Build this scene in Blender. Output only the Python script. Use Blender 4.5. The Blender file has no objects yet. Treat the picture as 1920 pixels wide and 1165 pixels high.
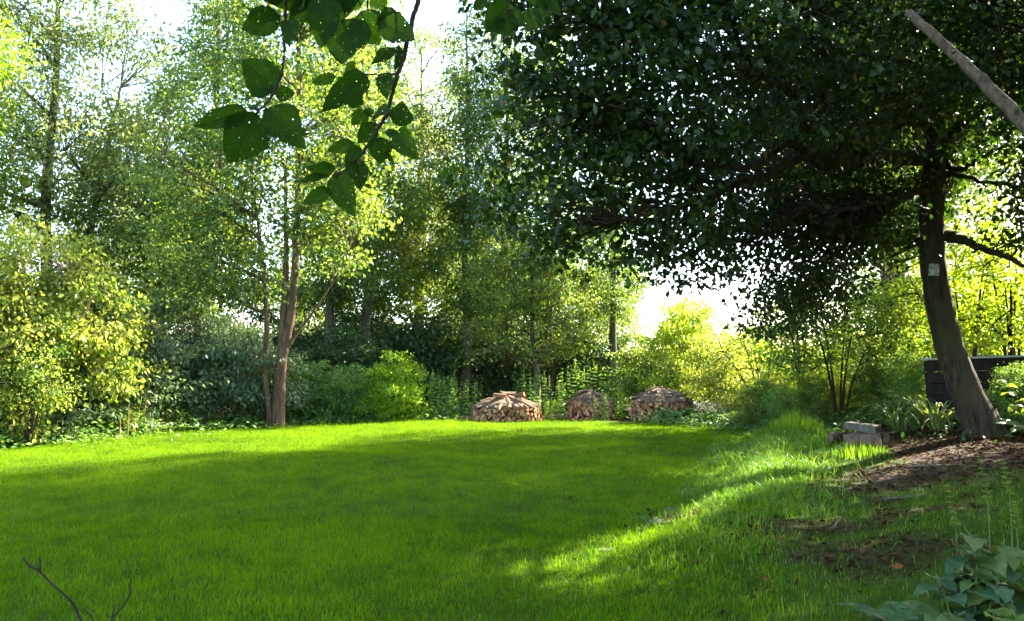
import bpy, math, random
import numpy as np
from mathutils import Vector

R = math.radians
rng = np.random.default_rng(7)
random.seed(7)
S = bpy.context.scene
C = S.collection

# ------------------------------------------------------------------ camera, sky, sun, exposure
F = 1397.0                      # focal length in photo pixels (1920 wide)
PITCH = R(3.91)
EYE = Vector((0.0, 0.0, 1.6))
cam_d = bpy.data.cameras.new('camera')
cam_d.sensor_width = 36.0
cam_d.lens = 36.0 * F / 1920.0
cam_d.clip_start = 0.05
cam_d.clip_end = 2000.0
cam = bpy.data.objects.new('camera', cam_d)
cam.location = EYE
cam.rotation_euler = (R(90) + PITCH, 0, 0)
C.objects.link(cam)
S.camera = cam

SUN_AZ, SUN_EL = R(55), R(33)   # clockwise from +Y (view direction), elevation
world = bpy.data.worlds.new('World')
S.world = world
world.use_nodes = True
wn = world.node_tree
bg = wn.nodes['Background']
sky = wn.nodes.new('ShaderNodeTexSky')
sky.sky_type = 'NISHITA'
sky.sun_disc = False
sky.sun_elevation = SUN_EL
sky.sun_rotation = SUN_AZ
sky.dust_density = 1.3
sky.ozone_density = 1.5
wn.links.new(sky.outputs[0], bg.inputs[0])
bg.inputs[1].default_value = 0.105

sun_d = bpy.data.lights.new('sun', 'SUN')
sun_d.energy = 5.0
sun_d.angle = R(0.6)
sun_d.color = (1.0, 0.90, 0.72)
sun = bpy.data.objects.new('sun', sun_d)
sdir = Vector((math.sin(SUN_AZ) * math.cos(SUN_EL), math.cos(SUN_AZ) * math.cos(SUN_EL), math.sin(SUN_EL)))
sun.rotation_euler = sdir.to_track_quat('Z', 'Y').to_euler()
sun.location = sdir * 60
C.objects.link(sun)

S.view_settings.view_transform = 'Standard'
S.view_settings.look = 'None'
S.view_settings.gamma = 1.0
S.view_settings.use_curve_mapping = False
S.view_settings.exposure = 3.5
cy = S.cycles
cy.max_bounces = 7
cy.diffuse_bounces = 4
cy.glossy_bounces = 2
cy.transmission_bounces = 5
cy.transparent_max_bounces = 8
cy.sample_clamp_indirect = 6.0
cy.caustics_reflective = False
cy.caustics_refractive = False
cy.use_denoising = True
cy.use_adaptive_sampling = True
cy.adaptive_threshold = 0.02

# ------------------------------------------------------------------ helpers
def P(px, py, Y):
    """world point that the photo shows at (px, py) when it stands Y metres in front of the camera"""
    u = (px - 960.0) / F
    v = (582.5 - py) / F
    d = Vector((u, math.cos(PITCH) - v * math.sin(PITCH), math.sin(PITCH) + v * math.cos(PITCH)))
    return EYE + d * (Y / d.y)

def XY(px, Y):
    p = P(px, 678, Y)
    return p.x, p.y

def sstep(a, b, x):
    t = np.clip((x - a) / (b - a), 0, 1)
    return t * t * (3 - 2 * t)

def hashn(ix, iy, seed):
    v = np.sin(ix * 127.1 + iy * 311.7 + seed * 74.7) * 43758.5453
    return v - np.floor(v)

def vnoise(x, y, scale=1.0, seed=0):
    x = np.asarray(x, float) / scale
    y = np.asarray(y, float) / scale
    ix, iy = np.floor(x), np.floor(y)
    fx, fy = x - ix, y - iy
    fx = fx * fx * (3 - 2 * fx)
    fy = fy * fy * (3 - 2 * fy)
    a, b = hashn(ix, iy, seed), hashn(ix + 1, iy, seed)
    c, d = hashn(ix, iy + 1, seed), hashn(ix + 1, iy + 1, seed)
    return a + (b - a) * fx + (c - a) * fy + (a - b - c + d) * fx * fy

BANK_Y = [0, 3.0, 5.0, 6.2, 7.3, 8.5, 12.5, 16.5, 19.5, 30]
BANK_X = [-0.6, 0.2, 0.6, 0.8, 1.35, 2.1, 3.5, 5.6, 7.2, 10]
def xbank(y):
    return np.interp(y, BANK_Y, BANK_X)

EDGE = [(-16, 8.0), (-12.5, 11.0), (-9.4, 13.5), (-7.8, 16.3), (-5.8, 18.4), (-3.2, 19.7), (0, 20.1), (2.0, 19.6), (4.5, 18.7), (6.0, 17.5)]
def yedge(x):
    return np.interp(x, [e[0] for e in EDGE], [e[1] for e in EDGE])

def hgt(x, y):
    x = np.asarray(x, float)
    y = np.asarray(y, float)
    s = x - xbank(y)
    far = 1 - sstep(24, 40, y)
    z = 0.46 * sstep(-0.3, 4.5, s) * far
    z = z + 0.10 * np.exp(-((s - 0.75) / 0.55) ** 2) * sstep(4.5, 7, y) * (1 - sstep(15, 19, y))     # grassy lip of the bank
    z = z + 0.05 * (vnoise(x, y, 2.3, 1) - 0.5) * far + 0.02 * (vnoise(x, y, 0.7, 2) - 0.5) * far
    z = z + 0.10 * np.exp(-(((x + 2) / 6) ** 2 + ((y - 12) / 5) ** 2))
    drop = sstep(0.0, 3.0, y - yedge(x) + 0.2)
    z = z - 0.25 * drop * (1 - sstep(0, 3, x)) * far
    return z

def H(x, y):
    return float(hgt(np.array([x]), np.array([y]))[0])

class MB:
    def __init__(self):
        self.v, self.f, self.mi, self.t, self.n = [], [], [], [], 0
    def add(self, verts, faces, mat=0, tint=None):
        verts = np.asarray(verts, np.float32).reshape(-1, 3)
        faces = np.asarray(faces, np.int64)
        self.v.append(verts)
        self.f.append(faces + self.n)
        self.mi.append(np.full(len(faces), mat, np.int32))
        if tint is None:
            tint = np.full(len(verts), 0.5, np.float32)
        else:
            tint = np.broadcast_to(np.asarray(tint, np.float32), (len(verts),))
        self.t.append(tint)
        self.n += len(verts)
    def mesh(self, name, mats, smooth=False):
        me = bpy.data.meshes.new(name)
        v = np.concatenate(self.v)
        me.vertices.add(len(v))
        me.vertices.foreach_set('co', v.ravel())
        tot = np.concatenate([np.full(len(f), f.shape[1], np.int32) for f in self.f])
        idx = np.concatenate([f.ravel() for f in self.f]).astype(np.int32)
        start = np.concatenate([[0], np.cumsum(tot)[:-1]]).astype(np.int32)
        me.loops.add(len(idx))
        me.loops.foreach_set('vertex_index', idx)
        me.polygons.add(len(tot))
        me.polygons.foreach_set('loop_start', start)
        me.polygons.foreach_set('loop_total', tot)
        me.polygons.foreach_set('material_index', np.concatenate(self.mi))
        me.polygons.foreach_set('use_smooth', np.full(len(tot), smooth, bool))
        a = me.attributes.new('tint', 'FLOAT', 'POINT')
        a.data.foreach_set('value', np.concatenate(self.t))
        for m in (mats if isinstance(mats, (list, tuple)) else [mats]):
            me.materials.append(m)
        me.update(calc_edges=True)
        return me
    def build(self, name, mats, parent=None, smooth=False):
        return obj(name, self.mesh(name, mats, smooth), parent)

def obj(name, me, parent=None):
    o = bpy.data.objects.new(name, me)
    C.objects.link(o)
    if parent is not None:
        o.parent = parent
    return o

def tag(o, label, cat, group=None, kind=None):
    o['label'] = label
    o['category'] = cat
    if group:
        o['group'] = group
    if kind:
        o['kind'] = kind
    return o

def empty(name, loc, rz=0.0, sc=1.0):
    o = bpy.data.objects.new(name, None)
    o.empty_display_size = 0.2
    o.location = loc
    o.rotation_euler = (0, 0, rz)
    o.scale = (sc, sc, sc) if not isinstance(sc, tuple) else sc
    C.objects.link(o)
    return o

def copy_tree(src, loc, rz, sc):
    r = src.copy()
    C.objects.link(r)
    r.location = loc
    r.rotation_euler = (0, 0, rz)
    r.scale = (sc, sc, sc) if not isinstance(sc, tuple) else sc
    for ch in list(src.children):
        c = ch.copy()
        C.objects.link(c)
        c.parent = r
        for g in list(ch.children):
            d = g.copy()
            C.objects.link(d)
            d.parent = c
    return r

def set_mat(o, idx, m):
    o.material_slots[idx].link = 'OBJECT'
    o.material_slots[idx].material = m

def smooth_path(pts, n):
    """Catmull-Rom resample"""
    p = np.array([list(q) for q in pts], float)
    if len(p) == 2:
        t = np.linspace(0, 1, n)[:, None]
        return p[0] * (1 - t) + p[1] * t
    e = np.vstack([2 * p[0] - p[1], p, 2 * p[-1] - p[-2]])
    out = []
    m = len(p) - 1
    for t in np.linspace(0, m - 1e-6, n):
        i = int(t)
        f = t - i
        a, b, c, d = e[i], e[i + 1], e[i + 2], e[i + 3]
        out.append(0.5 * ((2 * b) + (-a + c) * f + (2 * a - 5 * b + 4 * c - d) * f * f + (-a + 3 * b - 3 * c + d) * f ** 3))
    return np.array(out)

def tube(mb, pts, rad, sides=6, mat=0, tint=None, cap=True, wob=0.0):
    p = np.asarray(pts, float)
    n = len(p)
    r = np.asarray(rad, float)
    if r.ndim == 0:
        r = np.full(n, float(r))
    if len(r) != n:
        r = np.interp(np.linspace(0, 1, n), np.linspace(0, 1, len(r)), r)
    T = np.gradient(p, axis=0)
    T /= (np.linalg.norm(T, axis=1, keepdims=True) + 1e-9)
    ref = np.array([0.0, 0.0, 1.0]) if abs(T[0][2]) < 0.8 else np.array([1.0, 0.0, 0.0])
    U = np.cross(T, ref)
    U /= (np.linalg.norm(U, axis=1, keepdims=True) + 1e-9)
    W = np.cross(T, U)
    a = np.linspace(0, 2 * np.pi, sides, endpoint=False)
    rr = np.repeat(r[:, None], sides, 1)
    if wob:
        rr = rr * (1 + wob * (rng.random((n, sides)) - 0.5) + wob * 0.7 * np.sin(a * 3 + 1.3)[None, :])
    v = p[:, None, :] + rr[:, :, None] * (np.cos(a)[None, :, None] * U[:, None, :] + np.sin(a)[None, :, None] * W[:, None, :])
    v = v.reshape(-1, 3)
    i = np.arange(n - 1)[:, None] * sides
    j = np.arange(sides)[None, :]
    k = (j + 1) % sides
    f = np.stack([i + j, i + k, i + sides + k, i + sides + j], -1).reshape(-1, 4)
    mb.add(v, f, mat, tint)
    if cap:
        v2 = np.vstack([v[-sides:], p[-1:]])
        mb.add(v2, np.stack([np.arange(sides), (np.arange(sides) + 1) % sides, np.full(sides, sides)], -1), mat, tint)

def basis(axis, nrm):
    """axis, nrm: (N,3). returns x (width), y (axis), z (normal) orthonormal"""
    y = axis / (np.linalg.norm(axis, axis=1, keepdims=True) + 1e-9)
    x = np.cross(y, nrm)
    x /= (np.linalg.norm(x, axis=1, keepdims=True) + 1e-9)
    z = np.cross(x, y)
    return x, y, z

def scatter(mb, tv, tf, pos, axis, nrm, size, tint, mat=0, aspect=None):
    """copies of a leaf template (tv: x width, y along, z up) into mb"""
    x, y, z = basis(axis, nrm)
    tv = np.asarray(tv, float)
    tf = np.asarray(tf)
    N, k = len(pos), len(tv)
    s = np.asarray(size, float)
    if s.ndim == 0:
        s = np.full(N, float(s))
    w = s if aspect is None else s * aspect
    v = (pos[:, None, :] + (tv[None, :, 0:1] * w[:, None, None]) * x[:, None, :]
         + (tv[None, :, 1:2] * s[:, None, None]) * y[:, None, :] + (tv[None, :, 2:3] * s[:, None, None]) * z[:, None, :])
    f = tf[None] + (np.arange(N) * k)[:, None, None]
    mb.add(v.reshape(-1, 3), f.reshape(-1, tf.shape[1]), mat, np.repeat(tint, k))

LEAF4 = (np.array([[0, 0, 0], [0.30, 0.42, 0.07], [0, 1, -0.03], [-0.30, 0.42, 0.07]]), np.array([[0, 1, 2], [0, 2, 3]]))
NARROW = (np.array([[0, 0, 0], [0.15, 0.45, 0.03], [0, 1, -0.08], [-0.15, 0.45, 0.03]]), np.array([[0, 1, 2], [0, 2, 3]]))
_o = np.array([[0, 0, 0], [0.07, 0.14, 0.01], [0.22, 0.27, 0.03], [0.13, 0.38, 0.02], [0.33, 0.54, 0.05], [0.18, 0.66, 0.02], [0.24, 0.83, 0.02],
               [0, 1, -0.03], [-0.24, 0.83, 0.02], [-0.18, 0.66, 0.02], [-0.33, 0.54, 0.05], [-0.13, 0.38, 0.02], [-0.22, 0.27, 0.03], [-0.07, 0.14, 0.01]], float)
OAK = (_o, np.array([[0, 1, 13], [1, 2, 3], [1, 3, 11], [1, 11, 13], [11, 12, 13], [3, 4, 5], [3, 5, 9], [3, 9, 11], [9, 10, 11], [5, 6, 7], [5, 7, 9], [7, 8, 9]]))
BROAD = (np.array([[0, 0, 0], [0.26, 0.16, 0.05], [0.40, 0.40, 0.09], [0.27, 0.72, 0.05], [0, 1, -0.07], [-0.27, 0.72, 0.05], [-0.40, 0.40, 0.09], [-0.26, 0.16, 0.05], [0, 0.45, 0.0]]),
         np.array([[0, 1, 8], [1, 2, 8], [2, 3, 8], [3, 4, 8], [4, 5, 8], [5, 6, 8], [6, 7, 8], [7, 0, 8]]))

def runit(n):
    v = rng.normal(size=(n, 3))
    return v / np.linalg.norm(v, axis=1, keepdims=True)

# ------------------------------------------------------------------ materials
def mat_new(name):
    m = bpy.data.materials.new(name)
    m.use_nodes = True
    nt = m.node_tree
    nt.nodes.clear()
    out = nt.nodes.new('ShaderNodeOutputMaterial')
    return m, nt, out

def ramp(nt, cols, poss=None):
    r = nt.nodes.new('ShaderNodeValToRGB')
    el = r.color_ramp.elements
    n = len(cols)
    poss = poss or [i / (n - 1) for i in range(n)]
    while len(el) < n:
        el.new(0.5)
    for e, c, p in zip(el, cols, poss):
        e.position = p
        e.color = (*c, 1)
    return r

def leaf_mat(name, cols, trans=0.45, rough=0.45, spec=0.35, warm=(1.5, 1.35, 0.45), poss=None, holes=False, veins=False):
    m, nt, out = mat_new(name)
    L = nt.links.new
    at = nt.nodes.new('ShaderNodeAttribute')
    at.attribute_name = 'tint'
    rp = ramp(nt, cols, poss)
    L(at.outputs['Fac'], rp.inputs[0])
    col = rp.outputs[0]
    tc = None
    if holes or veins:
        tc = nt.nodes.new('ShaderNodeTexCoord')
        nz = nt.nodes.new('ShaderNodeTexNoise')
        nz.inputs['Scale'].default_value = 7
        nz.inputs['Detail'].default_value = 3
        L(tc.outputs['Object'], nz.inputs['Vector'])
        mm = nt.nodes.new('ShaderNodeMixRGB')
        mm.blend_type = 'MULTIPLY'
        mm.inputs[0].default_value = 0.5
        rr = ramp(nt, [(0.55, 0.55, 0.55), (1.25, 1.2, 1.0)], [0.3, 0.75])
        L(nz.outputs[0], rr.inputs[0])
        L(col, mm.inputs[1])
        L(rr.outputs[0], mm.inputs[2])
        col = mm.outputs[0]
        if holes:
            sx = nt.nodes.new('ShaderNodeSeparateXYZ')
            L(tc.outputs['Object'], sx.inputs[0])
            ab = nt.nodes.new('ShaderNodeMath')
            ab.operation = 'ABSOLUTE'
            L(sx.outputs[0], ab.inputs[0])
            mf = nt.nodes.new('ShaderNodeMath')
            mf.operation = 'MULTIPLY_ADD'
            mf.inputs[1].default_value = -0.75
            L(ab.outputs[0], mf.inputs[0])
            L(sx.outputs[1], mf.inputs[2])
            m8 = nt.nodes.new('ShaderNodeMath')
            m8.operation = 'MULTIPLY'
            m8.inputs[1].default_value = 8.5
            L(mf.outputs[0], m8.inputs[0])
            fr = nt.nodes.new('ShaderNodeMath')
            fr.operation = 'FRACT'
            L(m8.outputs[0], fr.inputs[0])
            vr = ramp(nt, [(0.55, 0.6, 0.5), (1, 1, 1), (1, 1, 1), (0.55, 0.6, 0.5)], [0.0, 0.14, 0.9, 1.0])
            L(fr.outputs[0], vr.inputs[0])
            mv = nt.nodes.new('ShaderNodeMixRGB')
            mv.blend_type = 'MULTIPLY'
            mv.inputs[0].default_value = 0.8
            L(col, mv.inputs[1])
            L(vr.outputs[0], mv.inputs[2])
            col = mv.outputs[0]
    p = nt.nodes.new('ShaderNodeBsdfPrincipled')
    p.inputs['Roughness'].default_value = rough
    p.inputs['Specular IOR Level'].default_value = spec
    L(col, p.inputs['Base Color'])
    tr = nt.nodes.new('ShaderNodeBsdfTranslucent')
    mu = nt.nodes.new('ShaderNodeMixRGB')
    mu.blend_type = 'MULTIPLY'
    mu.inputs[0].default_value = 1
    mu.inputs[2].default_value = (*warm, 1)
    L(col, mu.inputs[1])
    L(mu.outputs[0], tr.inputs[0])
    mx = nt.nodes.new('ShaderNodeMixShader')
    mx.inputs[0].default_value = trans
    L(p.outputs[0], mx.inputs[1])
    L(tr.outputs[0], mx.inputs[2])
    sh = mx.outputs[0]
    if holes:
        vo = nt.nodes.new('ShaderNodeTexVoronoi')
        vo.inputs['Scale'].default_value = 11
        L(tc.outputs['Object'], vo.inputs['Vector'])
        n2 = nt.nodes.new('ShaderNodeTexNoise')
        n2.inputs['Scale'].default_value = 5
        L(tc.outputs['Object'], n2.inputs['Vector'])
        mth = nt.nodes.new('ShaderNodeMath')
        mth.operation = 'MULTIPLY_ADD'
        mth.inputs[1].default_value = 0.6
        mth.inputs[2].default_value = -0.175
        L(n2.outputs[0], mth.inputs[0])
        lt = nt.nodes.new('ShaderNodeMath')
        lt.operation = 'LESS_THAN'
        L(vo.outputs['Distance'], lt.inputs[0])
        L(mth.outputs[0], lt.inputs[1])
        tp = nt.nodes.new('ShaderNodeBsdfTransparent')
        m2 = nt.nodes.new('ShaderNodeMixShader')
        L(lt.outputs[0], m2.inputs[0])
        L(sh, m2.inputs[1])
        L(tp.outputs[0], m2.inputs[2])
        sh = m2.outputs[0]
    L(sh, out.inputs[0])
    return m

def bark_mat(name, c1, c2, scale=14, stretch=0.25, bump=0.6, moss=None):
    m, nt, out = mat_new(name)
    L = nt.links.new
    tc = nt.nodes.new('ShaderNodeTexCoord')
    mp = nt.nodes.new('ShaderNodeMapping')
    mp.inputs['Scale'].default_value = (1, 1, stretch)
    L(tc.outputs['Object'], mp.inputs[0])
    nz = nt.nodes.new('ShaderNodeTexNoise')
    nz.inputs['Scale'].default_value = scale
    nz.inputs['Detail'].default_value = 6
    nz.inputs['Roughness'].default_value = 0.65
    L(mp.outputs[0], nz.inputs['Vector'])
    rp = ramp(nt, [c1, c2], [0.32, 0.68])
    L(nz.outputs[0], rp.inputs[0])
    col = rp.outputs[0]
    if moss:
        n2 = nt.nodes.new('ShaderNodeTexNoise')
        n2.inputs['Scale'].default_value = 2.2
        n2.inputs['Detail'].default_value = 5
        L(tc.outputs['Object'], n2.inputs['Vector'])
        r2 = ramp(nt, [(0, 0, 0), (1, 1, 1)], [0.48, 0.66])
        L(n2.outputs[0], r2.inputs[0])
        mm = nt.nodes.new('ShaderNodeMixRGB')
        mm.inputs[2].default_value = (*moss, 1)
        L(r2.outputs[0], mm.inputs[0])
        L(col, mm.inputs[1])
        col = mm.outputs[0]
    p = nt.nodes.new('ShaderNodeBsdfPrincipled')
    p.inputs['Roughness'].default_value = 0.9
    p.inputs['Specular IOR Level'].default_value = 0.2
    L(col, p.inputs['Base Color'])
    b = nt.nodes.new('ShaderNodeBump')
    b.inputs['Strength'].default_value = bump
    b.inputs['Distance'].default_value = 0.03
    L(nz.outputs[0], b.inputs['Height'])
    L(b.outputs[0], p.inputs['Normal'])
    L(p.outputs[0], out.inputs[0])
    return m

M = {}
M['grass'] = leaf_mat('grass_blades', [(0.034, 0.088, 0.001), (0.105, 0.210, 0.003), (0.165, 0.270, 0.007), (0.28, 0.26, 0.07)], 0.47, 0.7, 0.05, (1.25, 1.2, 0.3), [0, 0.45, 0.85, 1.0])
M['longgrass'] = leaf_mat('long_grass', [(0.035, 0.11, 0.006), (0.075, 0.19, 0.008), (0.16, 0.23, 0.03)], 0.45, 0.5, 0.3, (1.35, 1.3, 0.5))
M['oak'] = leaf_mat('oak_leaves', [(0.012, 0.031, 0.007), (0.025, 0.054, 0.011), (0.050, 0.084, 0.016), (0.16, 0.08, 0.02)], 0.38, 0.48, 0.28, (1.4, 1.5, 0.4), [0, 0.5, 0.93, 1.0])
M['branchleaf'] = leaf_mat('branch_leaves', [(0.012, 0.034, 0.004), (0.020, 0.050, 0.006), (0.034, 0.068, 0.009)], 0.52, 0.7, 0.08, (1.2, 1.4, 0.35), holes=True)
M['ash'] = leaf_mat('ash_leaves', [(0.075, 0.13, 0.045), (0.165, 0.225, 0.08), (0.25, 0.29, 0.11), (0.36, 0.30, 0.09)], 0.52, 0.48, 0.28, (1.4, 1.3, 0.5), [0, 0.5, 0.9, 1])
M['round'] = leaf_mat('round_leaves', [(0.045, 0.10, 0.026), (0.11, 0.18, 0.048), (0.22, 0.275, 0.065)], 0.52, 0.48, 0.28, (1.5, 1.4, 0.4))
M['slender'] = leaf_mat('slender_leaves', [(0.065, 0.12, 0.04), (0.145, 0.205, 0.07), (0.25, 0.285, 0.10)], 0.52, 0.48, 0.28, (1.4, 1.3, 0.5))
M['broad'] = leaf_mat('broad_leaves', [(0.04, 0.095, 0.024), (0.09, 0.165, 0.04), (0.18, 0.245, 0.055)], 0.52, 0.48, 0.28)
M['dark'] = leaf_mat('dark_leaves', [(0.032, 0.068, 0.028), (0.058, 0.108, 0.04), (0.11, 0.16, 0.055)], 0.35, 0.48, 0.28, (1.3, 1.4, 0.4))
M['greygreen'] = leaf_mat('grey_green_leaves', [(0.07, 0.12, 0.07), (0.115, 0.175, 0.095), (0.17, 0.22, 0.11)], 0.32, 0.48, 0.28, (1.2, 1.3, 0.5))
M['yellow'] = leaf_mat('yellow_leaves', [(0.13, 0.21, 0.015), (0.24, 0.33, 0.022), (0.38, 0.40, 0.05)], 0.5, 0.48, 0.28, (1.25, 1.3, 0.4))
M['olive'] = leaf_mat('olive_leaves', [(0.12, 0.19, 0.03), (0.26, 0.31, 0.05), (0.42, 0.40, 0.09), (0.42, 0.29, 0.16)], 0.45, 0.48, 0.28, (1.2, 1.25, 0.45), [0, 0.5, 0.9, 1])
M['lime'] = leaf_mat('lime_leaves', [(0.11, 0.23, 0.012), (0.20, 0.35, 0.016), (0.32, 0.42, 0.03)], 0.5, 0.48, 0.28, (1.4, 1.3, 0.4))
M['nettle'] = leaf_mat('nettle_leaves', [(0.06, 0.15, 0.035), (0.12, 0.24, 0.05), (0.20, 0.31, 0.07)], 0.42, 0.5, 0.3)
M['fern'] = leaf_mat('fern_fronds', [(0.03, 0.085, 0.022), (0.055, 0.13, 0.030), (0.11, 0.18, 0.04)], 0.40, 0.5, 0.3)
M['mid'] = leaf_mat('mid_leaves', [(0.055, 0.13, 0.025), (0.12, 0.20, 0.035), (0.21, 0.27, 0.055)], 0.52, 0.48, 0.28)
M['strap'] = leaf_mat('strap_leaves', [(0.06, 0.12, 0.03), (0.13, 0.19, 0.05), (0.24, 0.26, 0.09)], 0.4, 0.5, 0.3)
M['plant'] = leaf_mat('plant_leaves', [(0.035, 0.08, 0.032), (0.06, 0.125, 0.045), (0.12, 0.155, 0.03)], 0.35, 0.5, 0.3, veins=True)
M['litter'] = leaf_mat('litter_leaves', [(0.018, 0.009, 0.004), (0.045, 0.022, 0.009), (0.12, 0.058, 0.022)], 0.1, 0.9, 0.03, (1, 1, 1))
M['orange'] = leaf_mat('orange_leaf', [(0.20, 0.055, 0.012), (0.24, 0.075, 0.012)], 0.25, 0.6, 0.2, (1, 1, 1))
M['bark_oak'] = bark_mat('oak_bark', (0.006, 0.004, 0.0025), (0.068, 0.048, 0.030), 15, 0.16, 1.0, (0.034, 0.034, 0.014))
M['bark_grey'] = bark_mat('grey_bark', (0.05, 0.042, 0.03), (0.14, 0.12, 0.085), 12, 0.25, 0.6, (0.07, 0.08, 0.035))
M['bark_brown'] = bark_mat('brown_bark', (0.045, 0.026, 0.015), (0.16, 0.098, 0.056), 14, 0.2, 0.7)
M['twig'] = bark_mat('twig_bark', (0.012, 0.009, 0.007), (0.04, 0.029, 0.02), 40, 0.4, 0.3)
M['bleached'] = bark_mat('bleached_wood', (0.03, 0.019, 0.010), (0.12, 0.084, 0.048), 22, 0.5, 1.0)
M['deadstem'] = bark_mat('dead_stems', (0.14, 0.10, 0.06), (0.30, 0.23, 0.14), 20, 0.3, 0.3)
M['stem'] = bark_mat('green_stems', (0.05, 0.09, 0.02), (0.10, 0.14, 0.04), 20, 0.3, 0.2)
M['cane'] = bark_mat('cane', (0.16, 0.09, 0.035), (0.27, 0.165, 0.07), 30, 0.2, 0.1)

# ------------------------------------------------------------------ ground
def grid_axis(lo, hi, step, far):
    a = list(np.arange(lo, hi + 1e-6, step))
    d, s = hi, step
    while d < far:
        s *= 1.45
        d += s
        a.append(d)
    d, s = lo, step
    while d > -far:
        s *= 1.45
        d -= s
        a.insert(0, d)
    return np.array(a)

def dirtmask(x, y):
    """1 where bare litter soil lies (under the oak), 0 on grass"""
    s = x - xbank(y)
    n = 0.6 * vnoise(x, y, 0.9, 5) + 0.4 * vnoise(x, y, 0.33, 6)
    a = sstep(0.0, 1.3, s - 1.35 + 2.2 * (n - 0.5) - 0.7 * (1 - sstep(5.5, 8, y))) * sstep(7.0, 8.8, y + 1.8 * (n - 0.5))
    b = 0.72 * sstep(0.54, 0.72, n + 0.10 * sstep(0.5, 2.5, s)) * sstep(0.1, 1.4, s) * (1 - sstep(7, 9, y))
    c = sstep(-0.2, 0.6, 0.7 - np.hypot((x - 1.55) / 0.55, (y - 7.35) / 0.75) + 0.6 * (n - 0.5))
    return np.clip(np.maximum(np.maximum(a, b), c), 0, 1)

def build_ground():
    xs = grid_axis(-14, 14, 0.2, 260)
    ys = grid_axis(2, 24, 0.2, 420)
    X, Y = np.meshgrid(xs, ys)
    Z = hgt(X, Y)
    nx, ny = len(xs), len(ys)
    v = np.stack([X, Y, Z], -1).reshape(-1, 3)
    i = (np.arange(ny - 1)[:, None] * nx + np.arange(nx - 1)[None, :])
    f = np.stack([i, i + 1, i + nx + 1, i + nx], -1).reshape(-1, 4)
    lawn = (1 - sstep(-0.4, 0.3, Y - yedge(X))) * (X < 14)
    t = np.clip(lawn * (1 - dirtmask(X, Y)), 0, 1).ravel()
    mb = MB()
    mb.add(v, f, 0, t)
    m, nt, out = mat_new('soil_and_turf')
    L = nt.links.new
    at = nt.nodes.new('ShaderNodeAttribute')
    at.attribute_name = 'tint'
    tc = nt.nodes.new('ShaderNodeTexCoord')
    nz = nt.nodes.new('ShaderNodeTexNoise')
    nz.inputs['Scale'].default_value = 9
    nz.inputs['Detail'].default_value = 8
    nz.inputs['Roughness'].default_value = 0.7
    L(tc.outputs['Object'], nz.inputs['Vector'])
    soil = ramp(nt, [(0.010, 0.006, 0.003), (0.032, 0.018, 0.008), (0.062, 0.038, 0.018)], [0.3, 0.55, 0.8])
    L(nz.outputs[0], soil.inputs[0])
    turf = ramp(nt, [(0.022, 0.040, 0.003), (0.055, 0.095, 0.004)], [0.35, 0.7])
    L(nz.outputs[0], turf.inputs[0])
    mx = nt.nodes.new('ShaderNodeMixRGB')
    L(at.outputs['Fac'], mx.inputs[0])
    L(soil.outputs[0], mx.inputs[1])
    L(turf.outputs[0], mx.inputs[2])
    p = nt.nodes.new('ShaderNodeBsdfPrincipled')
    p.inputs['Roughness'].default_value = 0.95
    p.inputs['Specular IOR Level'].default_value = 0.1
    L(mx.outputs[0], p.inputs['Base Color'])
    b = nt.nodes.new('ShaderNodeBump')
    b.inputs['Strength'].default_value = 0.8
    b.inputs['Distance'].default_value = 0.04
    L(nz.outputs[0], b.inputs['Height'])
    L(b.outputs[0], p.inputs['Normal'])
    L(p.outputs[0], out.inputs[0])
    o = mb.build('ground', m, None, True)
    o['kind'] = 'structure'
    return o
build_ground()

# ------------------------------------------------------------------ mown grass (uncountable blades)
def blades(mb, x, y, length, width, tint, segs, lean=0.45, face=None):
    n = len(x)
    z = hgt(x, y) - 0.004
    base = np.stack([x, y, z], -1)
    a = rng.random(n) * 2 * np.pi if face is None else face
    wdir = np.stack([np.cos(a), np.sin(a), np.zeros(n)], -1)
    b = rng.random(n) * 2 * np.pi
    ln = lean * (0.25 + 1.1 * rng.random(n))
    ldir = np.stack([np.cos(b) * ln, np.sin(b) * ln, np.zeros(n)], -1)
    up = np.array([0, 0, 1.0])
    L_, W_ = length[:, None], width[:, None]
    tip = base + L_ * (up + ldir) / np.sqrt(1 + (ln ** 2))[:, None] + L_ * ldir * 0.25 - up * L_ * (0.25 * ln ** 2)[:, None]
    if segs == 1:
        v = np.stack([base - wdir * W_ * 0.5, base + wdir * W_ * 0.5, tip], 1)
        f = np.array([[0, 1, 2]])
        k = 3
        mb.add(v.reshape(-1, 3), (f[None] + (np.arange(n) * k)[:, None, None]).reshape(-1, 3), 0, np.repeat(tint, k))
    else:
        mid = base + L_ * 0.55 * (up + ldir * 0.55)
        v = np.stack([base - wdir * W_ * 0.5, base + wdir * W_ * 0.5, mid + wdir * W_ * 0.42, mid - wdir * W_ * 0.42, tip], 1)
        f = np.array([[0, 1, 2], [0, 2, 3], [3, 2, 4]])
        k = 5
        mb.add(v.reshape(-1, 3), (f[None] + (np.arange(n) * k)[:, None, None]).reshape(-1, 3), 0, np.repeat(tint, k))

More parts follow.
